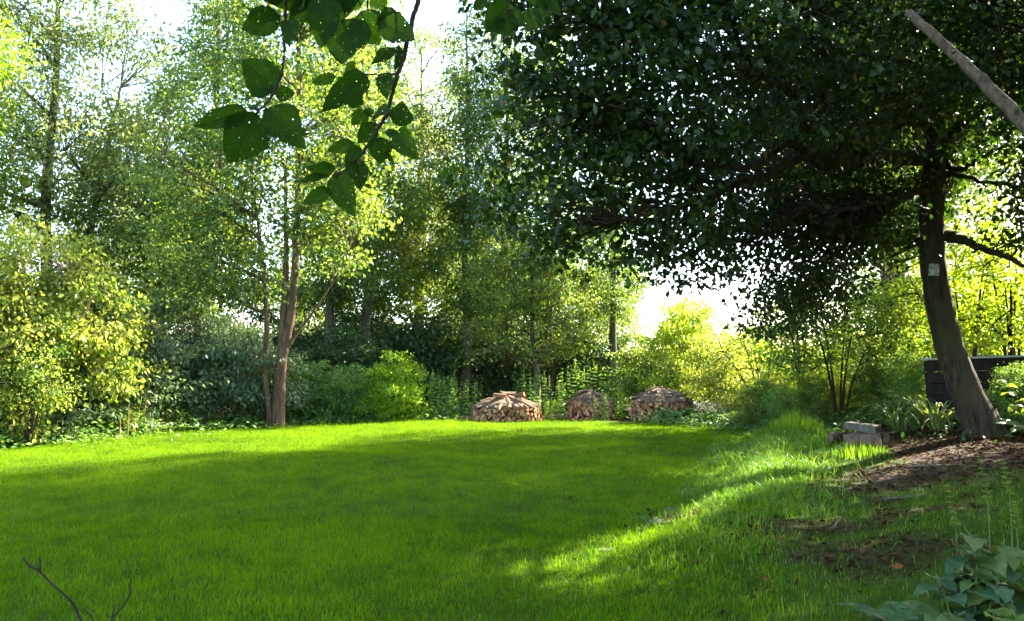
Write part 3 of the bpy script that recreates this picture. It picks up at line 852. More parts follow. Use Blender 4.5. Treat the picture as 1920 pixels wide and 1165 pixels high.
# ------------------------------------------------------------------ the leaning oak
def build_oak():
    YO = 11.3
    base = P(1848, 822, YO)
    base.z = H(base.x, base.y)
    root = empty('oak_tree', base)
    B = np.array(base)
    def loc(px, py, Y):
        return np.array(P(px, py, Y)) - B
    mb = MB()
    tp = [loc(1866, 850, YO), loc(1846, 815, YO), loc(1812, 740, YO), loc(1775, 640, YO), loc(1753, 530, YO), loc(1745, 440, YO), loc(1749, 340, YO), loc(1753, 250, YO), loc(1746, 150, YO), loc(1752, 40, YO), loc(1765, -120, YO)]
    pts = smooth_path(tp, 46)
    tube(mb, pts, np.array([40, 33, 27, 24.5, 22.5, 21, 20.5, 17, 14, 11, 6]) * 0.0081, 14, wob=0.10)
    for a in range(5):          # root flare
        an = a * 1.26 + .5
        q = np.array([math.cos(an) * .40, math.sin(an) * .40, 0])
        gz = H(base.x + q[0], base.y + q[1]) - base.z
        tube(mb, smooth_path([(q[0] * .15, q[1] * .15, .38), (q[0] * .5, q[1] * .5, .13), (q[0], q[1], gz - .06)], 7), [.10, .07, .02], 7)
    mb.build('trunk', M['bark_oak'], root, True)
    nodes = [pts[36:]]
    def z8(zx, zy, Y):
        return loc(1340 + zx / 2.428, zy / 2.428, Y)
    limbs = [
        ([(1000, 712, 11.3), (930, 716, 11.0), (840, 722, 10.7), (700, 718, 10.3), (560, 742, 9.9), (470, 736, 9.6), (400, 700, 9.4), (330, 652, 9.1), (200, 742, 8.6), (60, 765, 8.2), (-150, 720, 7.8)], .125),
        ([(690, 715, 10.3), (645, 655, 10.0), (540, 600, 9.6), (430, 590, 9.2), (380, 500, 8.9), (335, 410, 8.6), (250, 370, 8.3), (150, 250, 7.9), (70, 90, 7.5), (-60, 20, 7.2)], .085),
        ([(340, 420, 8.6), (290, 320, 8.4), (200, 180, 8.1), (185, 0, 7.9), (150, -200, 7.7)], .06),
        ([(400, 710, 9.4), (230, 800, 9.0), (60, 845, 8.6), (-40, 910, 8.3), (-250, 960, 7.8), (-420, 1000, 7.5)], .06),
        ([(990, 860, 11.3), (900, 880, 11.0), (800, 900, 10.8), (700, 935, 10.5), (560, 965, 10.2), (430, 945, 9.9), (300, 1040, 9.6)], .06),
        ([(530, 590, 9.6), (510, 480, 9.6), (480, 410, 9.5), (360, 400, 9.4), (220, 330, 9.3)], .05),
        ([(1020, 690, 11.3), (1080, 615, 11.0), (1180, 520, 10.7), (1290, 440, 10.3), (1450, 330, 9.9)], .10),
        ([(1040, 700, 11.3), (1110, 775, 11.2), (1230, 700, 11.0), (1420, 640, 10.8)], .06),
        ([(1010, 780, 11.3), (1080, 800, 11.2), (1200, 822, 11.0), (1400, 850, 10.7), (1600, 930, 10.4)], .05),
        ([(1000, 1075, 11.3), (1080, 1080, 11.2), (1150, 1100, 11.0), (1240, 1140, 10.8), (1400, 1210, 10.4), (1600, 1330, 10.0)], .10),
        ([(1000, 620, 11.3), (900, 500, 10.6), (760, 420, 9.9), (600, 330, 9.2), (450, 180, 8.4), (300, 60, 7.6)], .09),
        ([(1000, 450, 11.3), (1100, 340, 10.4), (1200, 200, 9.4), (1250, 20, 8.4)], .08),
        ([(1000, 350, 11.3), (800, 250, 10.5), (500, 100, 9.5), (200, -150, 8.5), (-200, -250, 7.6)], .08),
        ([(990, 560, 11.3), (860, 440, 12.0), (640, 330, 13.0), (420, 260, 14.0)], .08),
        ([(-60, 700, 7.9), (-250, 640, 7.6), (-400, 560, 7.3), (-560, 480, 7.1)], .035),
        ([(60, 90, 7.5), (-150, 60, 7.2), (-380, 120, 7.0), (-520, 100, 6.8)], .035),
    ]
    for lp, r in limbs:
        mb = MB()
        p = smooth_path([z8(*q) for q in lp], 5 * len(lp))
        p[2:] += rng.normal(size=(len(p) - 2, 3)) * 0.018
        tube(mb, p, np.linspace(r, .014, len(p)), 8, wob=.1)
        mb.build('limb', M['bark_oak'], root, True)
        nodes.append(p[4:])
    nodes = np.concatenate(nodes)
    lob = []
    for px, py, Y, r in [(1060, 60, 6.9, .75), (1010, 200, 7.3, .55), (1150, 170, 7.3, 1.05), (1060, 330, 7.6, .8), (1000, 400, 7.8, .5), (1200, 350, 8.0, 1.0), (1130, 440, 8.2, .6), (1260, 130, 7.7, 1.3), (1290, 440, 9.2, .9),
                         (1440, 90, 8.2, 1.4), (1390, 340, 10.2, 1.2), (1470, 480, 11.0, 1.1), (1450, 575, 11.2, .6), (1550, 430, 11.6, 1.2), (1540, 570, 11.6, .7), (1620, 130, 9.0, 1.3), (1650, 330, 12.4, 1.4), (1620, 480, 12.2, .9), (1480, 300, 12.2, 1.4),
                         (1830, 80, 8.6, 1.4), (1850, 240, 12.2, 1.1), (1870, 360, 12.2, .7), (1980, 160, 10.5, 1.6), (2060, 280, 11.5, 1.2), (1480, -150, 8.0, 2.0), (1800, -200, 9.0, 2.2), (1180, -90, 7.2, 1.3),
                         (1560, -80, 11.5, 2.2), (1500, 200, 12.6, 1.8), (1750, 100, 12.8, 2.0), (1340, 220, 11.0, 1.3), (1000, -30, 6.6, .6), (1530, 560, 10.9, .5), (1120, 260, 7.9, .8), (1230, 300, 8.6, .9), (1180, 60, 7.4, .8), (1850, 330, 10.2, .7), (1900, 180, 9.6, 1.0), (1965, 420, 10.6, .7), (1880, 60, 9.0, 1.1), (1800, 200, 10.4, .8), (1480, 540, 12.0, .8), (1400, 450, 10.8, .8), (1600, 400, 11.0, .9), (1880, 280, 11.0, .8), (1900, 400, 12.5, .7), (1680, 420, 12.6, .8), (1300, 380, 9.6, .8), (965, 420, 8.0, .35), (925, 310, 7.6, .3), (1010, 480, 8.4, .35), (960, 130, 7.0, .35)]:
        c = loc(px, py, Y)
        lob.append((*c, r, r, r * .8))
    cl = envelope_points(lob, 3500, .3)
    # gaps shaped in the crown to let sun form the bank streak and spots
    w = cl + B
    sd = np.array(sdir)
    gp = w - sd * ((w[:, 2:3] - .3) / sd[2])
    track = smooth_path([(0.55, 5.8, 0), (1.3, 6.75, 0), (3.1, 8.9, 0), (5.2, 11.2, 0), (6.2, 12.2, 0)], 40)[:, :2]
    spots = np.array([(2.7, 11.3), (0.3, 9.2), (-2.1, 5.5), (2.0, 8.3), (2.8, 9.4)])
    dt = np.min(np.linalg.norm(gp[:, None, :2] - track[None], axis=2), axis=1)
    ds = np.min(np.linalg.norm(gp[:, None, :2] - spots[None], axis=2), axis=1)
    cl = cl[(dt > .24 + .22 * rng.random(len(cl))) & (ds > .30)]
    mb = MB()
    for q in cl:
        d = np.linalg.norm(nodes - q, axis=1)
        s = nodes[np.argmin(d)]
        if np.linalg.norm(q - s) > 0.12:
            tube(mb, limb_points(s, q, 0.05, 5, .12), np.linspace(0.014, 0.004, 5), 3, cap=False)
    mb.build('twigs', M['bark_oak'], root, True)['kind'] = 'stuff'
    mb = MB()
    foliage(mb, cl, 24, .30, .084, OAK, upbias=1.0, droop=.3, flat=.36, aspect=1.05, dry=.008)
    foliage(mb, cl, 8, .34, .085, LEAF4, upbias=.8, droop=.3, flat=.45, aspect=1.3, tint0=.42)
    mb.build('crown', M['oak'], root)
    tag(root, 'large dark oak with leaning trunk and canopy spreading over the lawn', 'tree')
    # paper notice on the trunk
    c = P(1752, 506, YO - .215)
    mb = MB()
    w, h = .075, .088
    gx = np.linspace(-w, w, 7)
    gz = np.linspace(-h, h, 7)
    X, Z = np.meshgrid(gx, gz)
    Yc = .6 * X ** 2 / w * .25 + .004 * np.sin(Z * 60)
    v = np.stack([X, Yc, Z], -1).reshape(-1, 3)
    i = (np.arange(6)[:, None] * 7 + np.arange(6)[None, :])
    f = np.stack([i, i + 1, i + 8, i + 7], -1).reshape(-1, 4)
    mb.add(v, f)
    mb.add(v + np.array([0, .003, 0]), f[:, ::-1])
    m, nt, out = mat_new('weathered_paper')
    L = nt.links.new
    tc = nt.nodes.new('ShaderNodeTexCoord')
    nz = nt.nodes.new('ShaderNodeTexNoise')
    nz.inputs['Scale'].default_value = 22
    nz.inputs['Detail'].default_value = 4
    L(tc.outputs['Object'], nz.inputs['Vector'])
    rp = ramp(nt, [(0.10, 0.095, 0.08), (0.28, 0.27, 0.24), (0.45, 0.44, 0.40)], [0.34, 0.5, 0.62])
    L(nz.outputs[0], rp.inputs[0])
    p = nt.nodes.new('ShaderNodeBsdfPrincipled')
    p.inputs['Roughness'].default_value = .5
    L(rp.outputs[0], p.inputs['Base Color'])
    L(p.outputs[0], out.inputs[0])
    r = empty('paper_notice', c)
    mb.build('sheet', m, r, True)
    for s in (-1, 1):
        mb = MB()
        tube(mb, [(0, .0, s * h * .86), (0, -.006, s * h * .86)], .006, 8)
        mb.build('pin', M['bark_oak'], r, True)
    r.rotation_euler = (R(4), R(3), R(-4))
    tag(r, 'small weathered white paper notice fixed to the leaning trunk', 'notice')
build_oak()

# trees added, mostly outside the frame, to shade the ground and block sky light
plant('broad', 0, 16.6, (.95, .95, 1.45), 50, 'broad', 'tall dark tree directly behind the leaning oak trunk', 'tree', TG, x=8.4)
plant('ash', 0, 21.0, 1.0, 200, 'broad', 'tall feathery tree added for shade, mostly hidden behind the oak canopy', 'tree', TG, x=11.0)
plant('broad', 0, 11.2, .68, 250, 'broad', 'small shade tree added outside the right picture edge beside the oak', 'tree', TG, x=11.3)
plant('broad', 0, 11.0, 1.0, 200, 'broad', 'leafy shade tree added beyond the right picture edge past the oak', 'tree', TG, x=12.8)
plant('broad', 0, 6.2, .95, 300, 'broad', 'leafy shade tree added beyond the right picture edge past the ferns', 'tree', TG, x=10.6)
plant('broad', 0, 7.6, 1.05, 20, 'broad', 'shade tree added to the right of the camera outside the picture', 'tree', TG, x=9.3)
plant('broad', 0, -1.2, 1.0, 40, 'broad', 'unseen tree right and behind the camera, added to block sky light', 'tree', TG, x=5.2)
plant('broad', 0, -4.6, 1.1, 170, 'broad', 'unseen tree farther behind the camera, added to block sky light', 'tree', TG, x=3.4)
plant('broad', 0, 1.4, 1.0, 280, 'broad', 'unseen tree added right of the camera beyond the ferns, blocking skylight', 'tree', TG, x=8.0)
plant('broad', 0, 4.4, .8, 120, 'broad', 'smaller shade tree added right of the camera outside the picture', 'tree', TG, x=7.6)

# ------------------------------------------------------------------ log piles
def wood_mats():
    res = []
    m, nt, out = mat_new('cut_wood')
    L = nt.links.new
    oi = nt.nodes.new('ShaderNodeObjectInfo')
    tc = nt.nodes.new('ShaderNodeTexCoord')
    nz = nt.nodes.new('ShaderNodeTexNoise')
    nz.inputs['Scale'].default_value = 18
    nz.inputs['Detail'].default_value = 5
    L(tc.outputs['Object'], nz.inputs['Vector'])
    ad = nt.nodes.new('ShaderNodeMath')
    ad.operation = 'MULTIPLY_ADD'
    ad.inputs[1].default_value = 0.45
    L(nz.outputs[0], ad.inputs[0])
    m2 = nt.nodes.new('ShaderNodeMath')
    m2.operation = 'MULTIPLY'
    m2.inputs[1].default_value = 0.62
    L(oi.outputs['Random'], m2.inputs[0])
    L(m2.outputs[0], ad.inputs[2])
    rp = ramp(nt, [(0.10, 0.042, 0.018), (0.25, 0.115, 0.048), (0.40, 0.215, 0.10), (0.44, 0.30, 0.18)], [0.1, 0.4, 0.7, 0.95])
    L(ad.outputs[0], rp.inputs[0])
    p = nt.nodes.new('ShaderNodeBsdfPrincipled')
    p.inputs['Roughness'].default_value = .85
    p.inputs['Specular IOR Level'].default_value = .2
    L(rp.outputs[0], p.inputs['Base Color'])
    L(p.outputs[0], out.inputs[0])
    return m
M['cut'] = wood_mats()
M['logbark'] = bark_mat('log_bark', (0.06, 0.038, 0.024), (0.19, 0.125, 0.08), 22, 0.3, 0.5)
M['greywood'] = bark_mat('grey_weathered_wood', (0.055, 0.045, 0.034), (0.155, 0.13, 0.10), 22, 0.3, 0.4)

def log_mesh(name, kind, grey=False):
    """log lying along +X from 0 (inner end) to L (outer end); split kinds show a cut face"""
    L_ = .36
    if kind == 'round':
        a = np.linspace(0, 2 * np.pi, 9, endpoint=False)
        prof = np.stack([np.cos(a), np.sin(a)], -1) * (1 + .08 * rng.normal(size=(9, 1)))
        bark = [True] * 9
    elif kind == 'half':
        a = np.linspace(0, np.pi, 7)
        prof = np.stack([np.cos(a) * 1.15, np.sin(a) * 1.1 - .45], -1)
        bark = [True] * 6 + [False]
    else:
        a = np.linspace(R(30), R(150), 5)
        prof = np.vstack([np.stack([np.cos(a) * 1.35, np.sin(a) * 1.35 - .45], -1), [[.05, -1.0]]])
        bark = [True] * 4 + [False, False]
    prof = prof * .062
    n = len(prof)
    v = np.vstack([np.column_stack([np.zeros(n), prof * .95]), np.column_stack([np.full(n, L_), prof])])
    v += rng.normal(size=v.shape) * .003
    mb = MB()
    sides = np.array([[i, (i + 1) % n, n + (i + 1) % n, n + i] for i in range(n)])
    for i in range(n):
        mb.add(v[sides[i]], [[0, 1, 2, 3]], 0 if bark[i] else 1)
    c = v[n:].mean(0)
    mb.add(np.vstack([v[n:], c]), np.array([[i, (i + 1) % n, n] for i in range(n)]), 1)
    c = v[:n].mean(0)
    mb.add(np.vstack([v[:n], c]), np.array([[(i + 1) % n, i, n] for i in range(n)]), 1)
    return mb.mesh(name, [M['logbark'], M['greywood'] if grey else M['cut']])
LOGS = [log_mesh('log', k) for k in ('round', 'half', 'wedge', 'wedge', 'half', 'wedge', 'round')]
LOGS_GREY = [log_mesh('log', k, True) for k in ('half', 'wedge', 'half', 'round')]

def log_pile(px, Y, Rr, side_h, top_h, label, greytop=0.0, lean=0.0, topbig=7):
    x, y = XY(px, Y)
    z0 = H(x, y) - .03
    root = empty('log_pile', (x, y, z0))
    count = 0
    layers = int(side_h / .085)
    for k in range(layers):
        rr = Rr * (1 + .015 * math.sin(k * 2.1)) * (1 - .13 * (k / layers) ** 2)
        n = int(2 * math.pi * Rr / .118)
        for i in range(n):
            a = 2 * math.pi * (i + .5 * (k % 2) + .25 * random.random()) / n
            if count >= 232:
                continue
            # back logs hidden from every near viewpoint are left to the core
            if math.sin(a) > .55:
                continue
            o = obj('log', random.choice(LOGS), root)
            ro = rr - .36 + random.uniform(-.035, .035)
            o.location = (math.cos(a) * ro, math.sin(a) * ro, .05 + k * .085 + random.uniform(-.012, .012))
            s = random.uniform(.65, 1.05)
            o.scale = (1, s, s)
            o.rotation_euler = (random.uniform(0, 6.28), random.uniform(-.06, .1), a + random.uniform(-.08, .08))
            count += 1
    # shingled dome of split logs
    rings = [(.80, .16), (.62, .50), (.42, .78), (.2, .93)]
    for q, (fr, fz) in enumerate(rings):
        n = max(4, int(2 * math.pi * Rr * fr / .15))
        for i in range(n):
            if count >= 298:
                continue
            a = 2 * math.pi * (i + random.random() * .6) / n
            o = obj('log', random.choice(LOGS_GREY if random.random() < greytop else LOGS), root)
            ro = Rr * fr - .2
            o.location = (math.cos(a) * ro, math.sin(a) * ro, side_h + top_h * fz + .02 + random.uniform(-.02, .03))
            s = random.uniform(.75, 1.2)
            o.scale = (random.uniform(.75, .98), s, s)
            o.rotation_euler = (random.uniform(-.7, .7), random.uniform(.2, .5), a + random.uniform(-.35, .35))
            count += 1
    if topbig:
        for i in range(topbig):
            o = obj('log', random.choice(LOGS), root)
            o.location = (random.uniform(-.45, .25) * Rr, random.uniform(-.3, .2) * Rr, side_h + top_h * .95 + random.uniform(-.02, .07))
            o.scale = (.95, 1.2, .9)
            o.rotation_euler = (random.uniform(-.5, .5), random.uniform(-.25, .25), random.uniform(-.5, .7) + (3.14 if i % 2 else 0))
    # the inside of the stack
    mb = MB()
    zz = np.array([0, side_h * .5, side_h, side_h + top_h * .35, side_h + top_h * .7, side_h + top_h * .9])
    rad = np.array([Rr - .2, Rr - .2, Rr - .2, Rr * .68, Rr * .4, Rr * .12])
    a = np.linspace(0, 2 * np.pi, 28, endpoint=False)
    v = np.array([[math.cos(t) * r_, math.sin(t) * r_, z_] for z_, r_ in zip(zz, rad) for t in a])
    v += rng.normal(size=v.shape) * .012
    f = np.array([[i * 28 + j, i * 28 + (j + 1) % 28, (i + 1) * 28 + (j + 1) % 28, (i + 1) * 28 + j] for i in range(5) for j in range(28)])
    mb.add(v, f)
    o = mb.build('inner_stack', M['logbark'], root)
    tag(root, label, 'log pile', 'round firewood stacks at the back of the lawn')
    return root
log_pile(948, 20.6, .99, .50, .25, 'widest round firewood stack, leftmost of three, with loose splits on top', .05)
log_pile(1107, 21.2, .66, .52, .28, 'smallest round firewood stack in the middle, half hidden by weeds', .4, topbig=2)
log_pile(1240, 20.8, .87, .56, .30, 'domed firewood stack on the right with grey split tops', .75, topbig=0)

# ------------------------------------------------------------------ herbs
def nettle_proto(name, n=5, h=1.25, spread=.22, spike=True):
    root = empty(name, (0, 0, 0))
    ms, ml = MB(), MB()
    for i in range(n):
        a = rng.random() * 6.28
        r = spread * rng.random() ** .5
        b = np.array([math.cos(a) * r, math.sin(a) * r, -.03])
        hh = h * (.65 + .4 * rng.random())
        t = b + np.array([rng.normal() * .12, rng.normal() * .12, hh])
        p = smooth_path([b, (b + t) / 2 + rng.normal(size=3) * .02, t], 8)
        tube(ms, p, np.linspace(.008, .003, 8), 4)
        pos, ax, nr, sz = [], [], [], []
        for k in range(13):
            f = .12 + .86 * k / 12
            q = p[0] * (1 - f) + p[-1] * f
            for s in (0, 1):
                an = k * 1.57 + s * 3.14 + rng.normal() * .3
                pos.append(q)
                ax.append([math.cos(an), math.sin(an), .15 - .5 * rng.random()])
                nr.append([rng.normal() * .3, rng.normal() * .3, 1])
                sz.append((.13 * (1 - .65 * f) + .02) * (.8 + .4 * rng.random()))
        scatter(ml, *LEAF4, np.array(pos), np.array(ax), np.array(nr), np.array(sz) * 1.15, np.clip(.5 + .25 * rng.normal(size=len(pos)), 0, 1), 0, np.full(len(pos), .95))
        if spike and rng.random() < .6:
            k = 26
            f = rng.random(k)
            pos = p[-1] + np.stack([rng.normal(size=k) * .008, rng.normal(size=k) * .008, -.18 + .36 * f], -1)
            scatter(ml, *LEAF4, pos, runit(k) + np.array([0, 0, .6]), runit(k), np.full(k, .03), np.full(k, .8))
    ms.build('stems', M['stem'], root, True)
    ml.build('foliage', M['nettle'], root)
    return root
NET = [nettle_proto('nettle_clump') for _ in range(2)]
used_n = [False, False]
def herb(px, Y, sc, rz, mat, label, i=0, name=None):
    x, y = XY(px, Y)
    loc = (x, y, H(x, y) - .02)
    if used_n[i]:
        r = copy_tree(NET[i], loc, rz, sc)
    else:
        used_n[i] = True
        r = NET[i]
        r.location = loc
        r.rotation_euler[2] = rz
        r.scale = (sc, sc, sc)
    if mat:
        recolour(r, M[mat])
    tag(r, label, 'weed', 'tall weeds around the log piles')
A_ = 'tall nettles crowded between the lime bush and the large log pile'
B_ = 'nettles standing behind the large log pile'
C_ = 'pale green weeds in the gap between large and middle log piles'
D_ = 'sunlit yellow-green weeds between the middle and right log piles'
for j, (px, Y) in enumerate([(800, 21.0), (815, 20.6), (832, 21.2), (846, 20.7), (860, 21.3), (790, 21.5), (872, 21.0), (824, 22.0), (852, 22.0)]):
    herb(px, Y, .95 + .15 * (j % 3), j * 1.3, None, A_, j % 2)
for j, (px, Y) in enumerate([(895, 22.3), (985, 22.3), (1000, 22.6), (1015, 22.2), (970, 22.8)]):
    herb(px, Y, 1.15 + .1 * (j % 3), j * 1.7, None, B_, j % 2)
for j, (px, Y) in enumerate([(1030, 21.6), (1042, 21.0), (1052, 22.0), (1026, 20.9), (1060, 22.6), (1075, 22.8), (1095, 22.9), (1120, 22.8)]):
    herb(px, Y, (.6, .5, 1.1, .45, 1.3, 1.35, 1.3, 1.25)[j], j * 2.1, ('lime' if j in (1, 3) else None), C_ if j < 5 else 'tall pale weeds rising behind the middle log pile', j % 2)
for j, (px, Y) in enumerate([(1160, 21.5), (1170, 21.0), (1166, 22.2), (1158, 20.6), (1150, 22.4)]):
    herb(px, Y, (.8, .6, 1.1, .45, 1.2)[j], j * 1.9, 'lime' if j != 2 else 'mid', D_, j % 2)
herb(1135, 20.3, .62, 0, None, 'leafy weed in front of the middle log pile', 0)
herb(1118, 20.1, .5, 2, None, 'short weed hiding the foot of the middle log pile', 1)

def low_cover(name, pts, size, dens, hmax, mat, label, cat='ground cover', tmpl=LEAF4):
    """ground cover nobody could count"""
    mb = MB()
    P_ = []
    for (px, Y, rx, ry) in pts:
        x, y = XY(px, Y)
        n = int(dens * rx * ry)
        d = rng.normal(size=(n, 2)) * .5
        hx, hy = x + d[:, 0] * rx, y + d[:, 1] * ry
        hh = hmax * rng.random(n) * np.exp(-(d ** 2).sum(1))
        P_.append(np.stack([hx, hy, hgt(hx, hy) + .02 + hh], -1))
    pos = np.concatenate(P_)
    n = len(pos)
    scatter(mb, *tmpl, pos, runit(n) * np.array([1, 1, .4]), np.array([0, -.2, 1.0]) + .6 * runit(n), size * (.6 + .8 * rng.random(n)), np.clip(.5 + .25 * rng.normal(size=n), 0, 1))
    o = mb.build(name, M[mat])
    tag(o, label, cat, kind='stuff')
low_cover('ground_cover', [(1300, 19.4, 1.2, .5), (1350, 19.0, 1.4, .5), (1390, 18.7, 1.0, .6), (1250, 19.8, .8, .4)], .09, 1500, .35, 'nettle', 'low green ground cover at the foot of the right log pile')
low_cover('undergrowth', [(px, Y, 1.6, .9) for px, Y in [(-60, 14.0), (30, 14.6), (110, 15.2), (200, 16.2), (290, 17.3), (370, 18.2), (440, 19.0), (560, 20.2), (620, 20.6), (690, 20.9), (780, 20.9)]], .095, 700, .5, 'nettle', 'low leafy undergrowth along the left back edge of the lawn', 'undergrowth')
low_cover('undergrowth', [(px, Y, 1.6, 1.2) for px, Y in [(1400, 19.5), (1450, 18.0), (1500, 16.5), (1560, 15.5), (1620, 15.2), (1690, 15.8), (1910, 12.0)]], .09, 420, .35, 'fern', 'low ferny undergrowth beneath the right hand bushes', 'undergrowth')
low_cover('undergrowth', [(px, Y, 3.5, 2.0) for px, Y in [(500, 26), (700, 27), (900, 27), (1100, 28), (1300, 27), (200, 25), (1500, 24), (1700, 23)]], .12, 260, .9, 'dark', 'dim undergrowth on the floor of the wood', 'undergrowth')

# ferns ---------------------------------------------------------------------
def frond_mesh(mb, L_, arch, width, n=22, tint0=.5):
    t = np.linspace(0, 1, n)
    ang = 1.15 - arch * t
    dx = np.cos(ang)
    dz = np.sin(ang)
    x = np.cumsum(dx) * L_ / n
    z = np.cumsum(dz) * L_ / n
    p = np.stack([x, np.zeros(n), z], -1)
    tube(mb, p, np.linspace(.006, .002, n), 3, cap=False, tint=.3)
    pos, ax, nr, sz = [], [], [], []
    for i in range(3, n):
        f = t[i]
        w = width * math.sin(math.pi * min(1, .12 + f * .88)) ** .8 * (1.15 - .4 * f)
        for s in (-1, 1):
            for q in range(1):
                pos.append(p[i])
                ax.append([dx[i] * .45, s, dz[i] * .45 - .2])
                nr.append([-dz[i], rng.normal() * .15, dx[i] + .2])
                sz.append(max(.02, w))
    pos = np.array(pos)
    T = (np.array([[0, 0, 0], [.10, .2, .02], [.11, .6, .01], [0, 1, -.05], [-.11, .6, .01], [-.10, .2, .02]]), np.array([[0, 1, 2], [0, 2, 3], [0, 3, 4], [0, 4, 5]]))
    scatter(mb, *T, pos, np.array(ax), np.array(nr), np.array(sz), np.clip(tint0 + .2 * rng.normal(size=len(pos)), 0, 1), 0, np.full(len(pos), 1.6 * .22 / max(width, .05) if False else 1.5))
def fern_proto():
    root = empty('fern', (0, 0, 0))
    meshes = []
    for k in range(3):
        mb = MB()
        frond_mesh(mb, .8 + .15 * k, 1.5 + .25 * k, .17)
        meshes.append(mb.mesh('frond', M['fern']))
    for i in range(11):
        o = obj('frond', meshes[i % 3], root)
        o.rotation_euler = (random.uniform(-.2, .2), random.uniform(-.25, .25), i * 2.4 + random.uniform(-.3, .3))
        s = random.uniform(.75, 1.1)
        o.scale = (s, s, s)
    return root
FERN = fern_proto()
first = [True]
def fern(x, y, sc, rz, label, mat=None):
    loc = (x, y, H(x, y) - .02)
    if first[0]:
        first[0] = False
        r = FERN
        r.location = loc
        r.rotation_euler[2] = rz
        r.scale = (sc, sc, sc)
    else:
        r = copy_tree(FERN, loc, rz, sc)
    if mat:
        for c in r.children:
            set_mat(c, 0, M[mat])
    tag(r, label, 'fern', 'ferns around the edge of the lawn')
for px, Y, sc, rz, lb, m in [(20, 14.3, .95, 0, 'fern at the left picture edge beside the lawn', None), (70, 14.9, .85, 1, 'fern second from the left picture edge', None), (-30, 13.6, .8, 2, 'fern cut by the left picture edge', None),
                             (1275, 19.9, 1.05, 2.5, 'fern spreading in front of the right log pile', None), (1415, 18.6, .9, .6, 'fern at the foot of the russet bush', None), (1545, 15.4, .8, .2, 'fern behind the bright grass tuft', None),
                             (1625, 16.0, 1.0, 1.1, 'fern behind the stacked logs', None), (1690, 15.2, 1.1, 1.9, 'fern just left of the dark box', None), (1470, 17.2, .85, 1.4, 'sunlit fern under the open dark-stemmed bush', 'mid')]:
    fern(*XY(px, Y), sc, rz, lb, m)

# ------------------------------------------------------------------ right-hand objects
def strap_clump(px, Y, n, L_, label, rz=0):
    x, y = XY(px, Y)
    root = empty('strap_leaved_plant', (x, y, H(x, y) - .02))
    meshes = []
    for k in range(4):
        mb = MB()
        m = 10
        t = np.linspace(0, 1, m)
        ang = 1.45 - (1.5 + .45 * k) * t ** 1.5
        xx = np.cumsum(np.cos(ang)) * L_ / m
        zz = np.cumsum(np.sin(ang)) * L_ / m
        w = .016 * np.sin(np.pi * (.12 + .86 * t)) ** .7
        v = np.concatenate([np.stack([xx, -w, zz + .004], -1), np.stack([xx, 0 * w, zz], -1), np.stack([xx, w, zz + .004], -1)])
        f = [[i, i + 1, m + i + 1, m + i] for i in range(m - 1)] + [[m + i, m + i + 1, 2 * m + i + 1, 2 * m + i] for i in range(m - 1)]
        mb.add(v, f, 0, rng.random() * .8)
        meshes.append(mb.mesh('leaf', M['strap']))
    for i in range(n):
        o = obj('leaf', meshes[i % 4], root)
        a = random.uniform(0, 6.28)
        r_ = random.uniform(0, .14)
        o.location = (math.cos(a) * r_, math.sin(a) * r_, 0)
        o.rotation_euler = (random.uniform(-.25, .25), random.uniform(-.15, .35), a + random.uniform(-.5, .5))
        s = random.uniform(.65, 1.15)
        o.scale = (s, s, s)
    tag(root, label, 'plant', 'strap-leaved clumps by the oak')
strap_clump(1680, 12.7, 60, .95, 'arching strap-leaved clump between the stacked logs and the oak')
strap_clump(1750, 12.3, 60, .98, 'arching strap-leaved clump touching the oak trunk')

def boxm(mb, c, s, mat=0, rot=None, jit=0.0):
    v = np.array([[x, y, z] for x in (-1, 1) for y in (-1, 1) for z in (-1, 1)], float) * np.array(s) * .5
    v += rng.normal(size=v.shape) * jit
    if rot is not None:
        v = v @ np.array(rot.to_matrix()).T
    v += np.array(c)
    f = [[0, 1, 3, 2], [4, 6, 7, 5], [0, 4, 5, 1], [2, 3, 7, 6], [0, 2, 6, 4], [1, 5, 7, 3]]
    mb.add(v, f, mat)

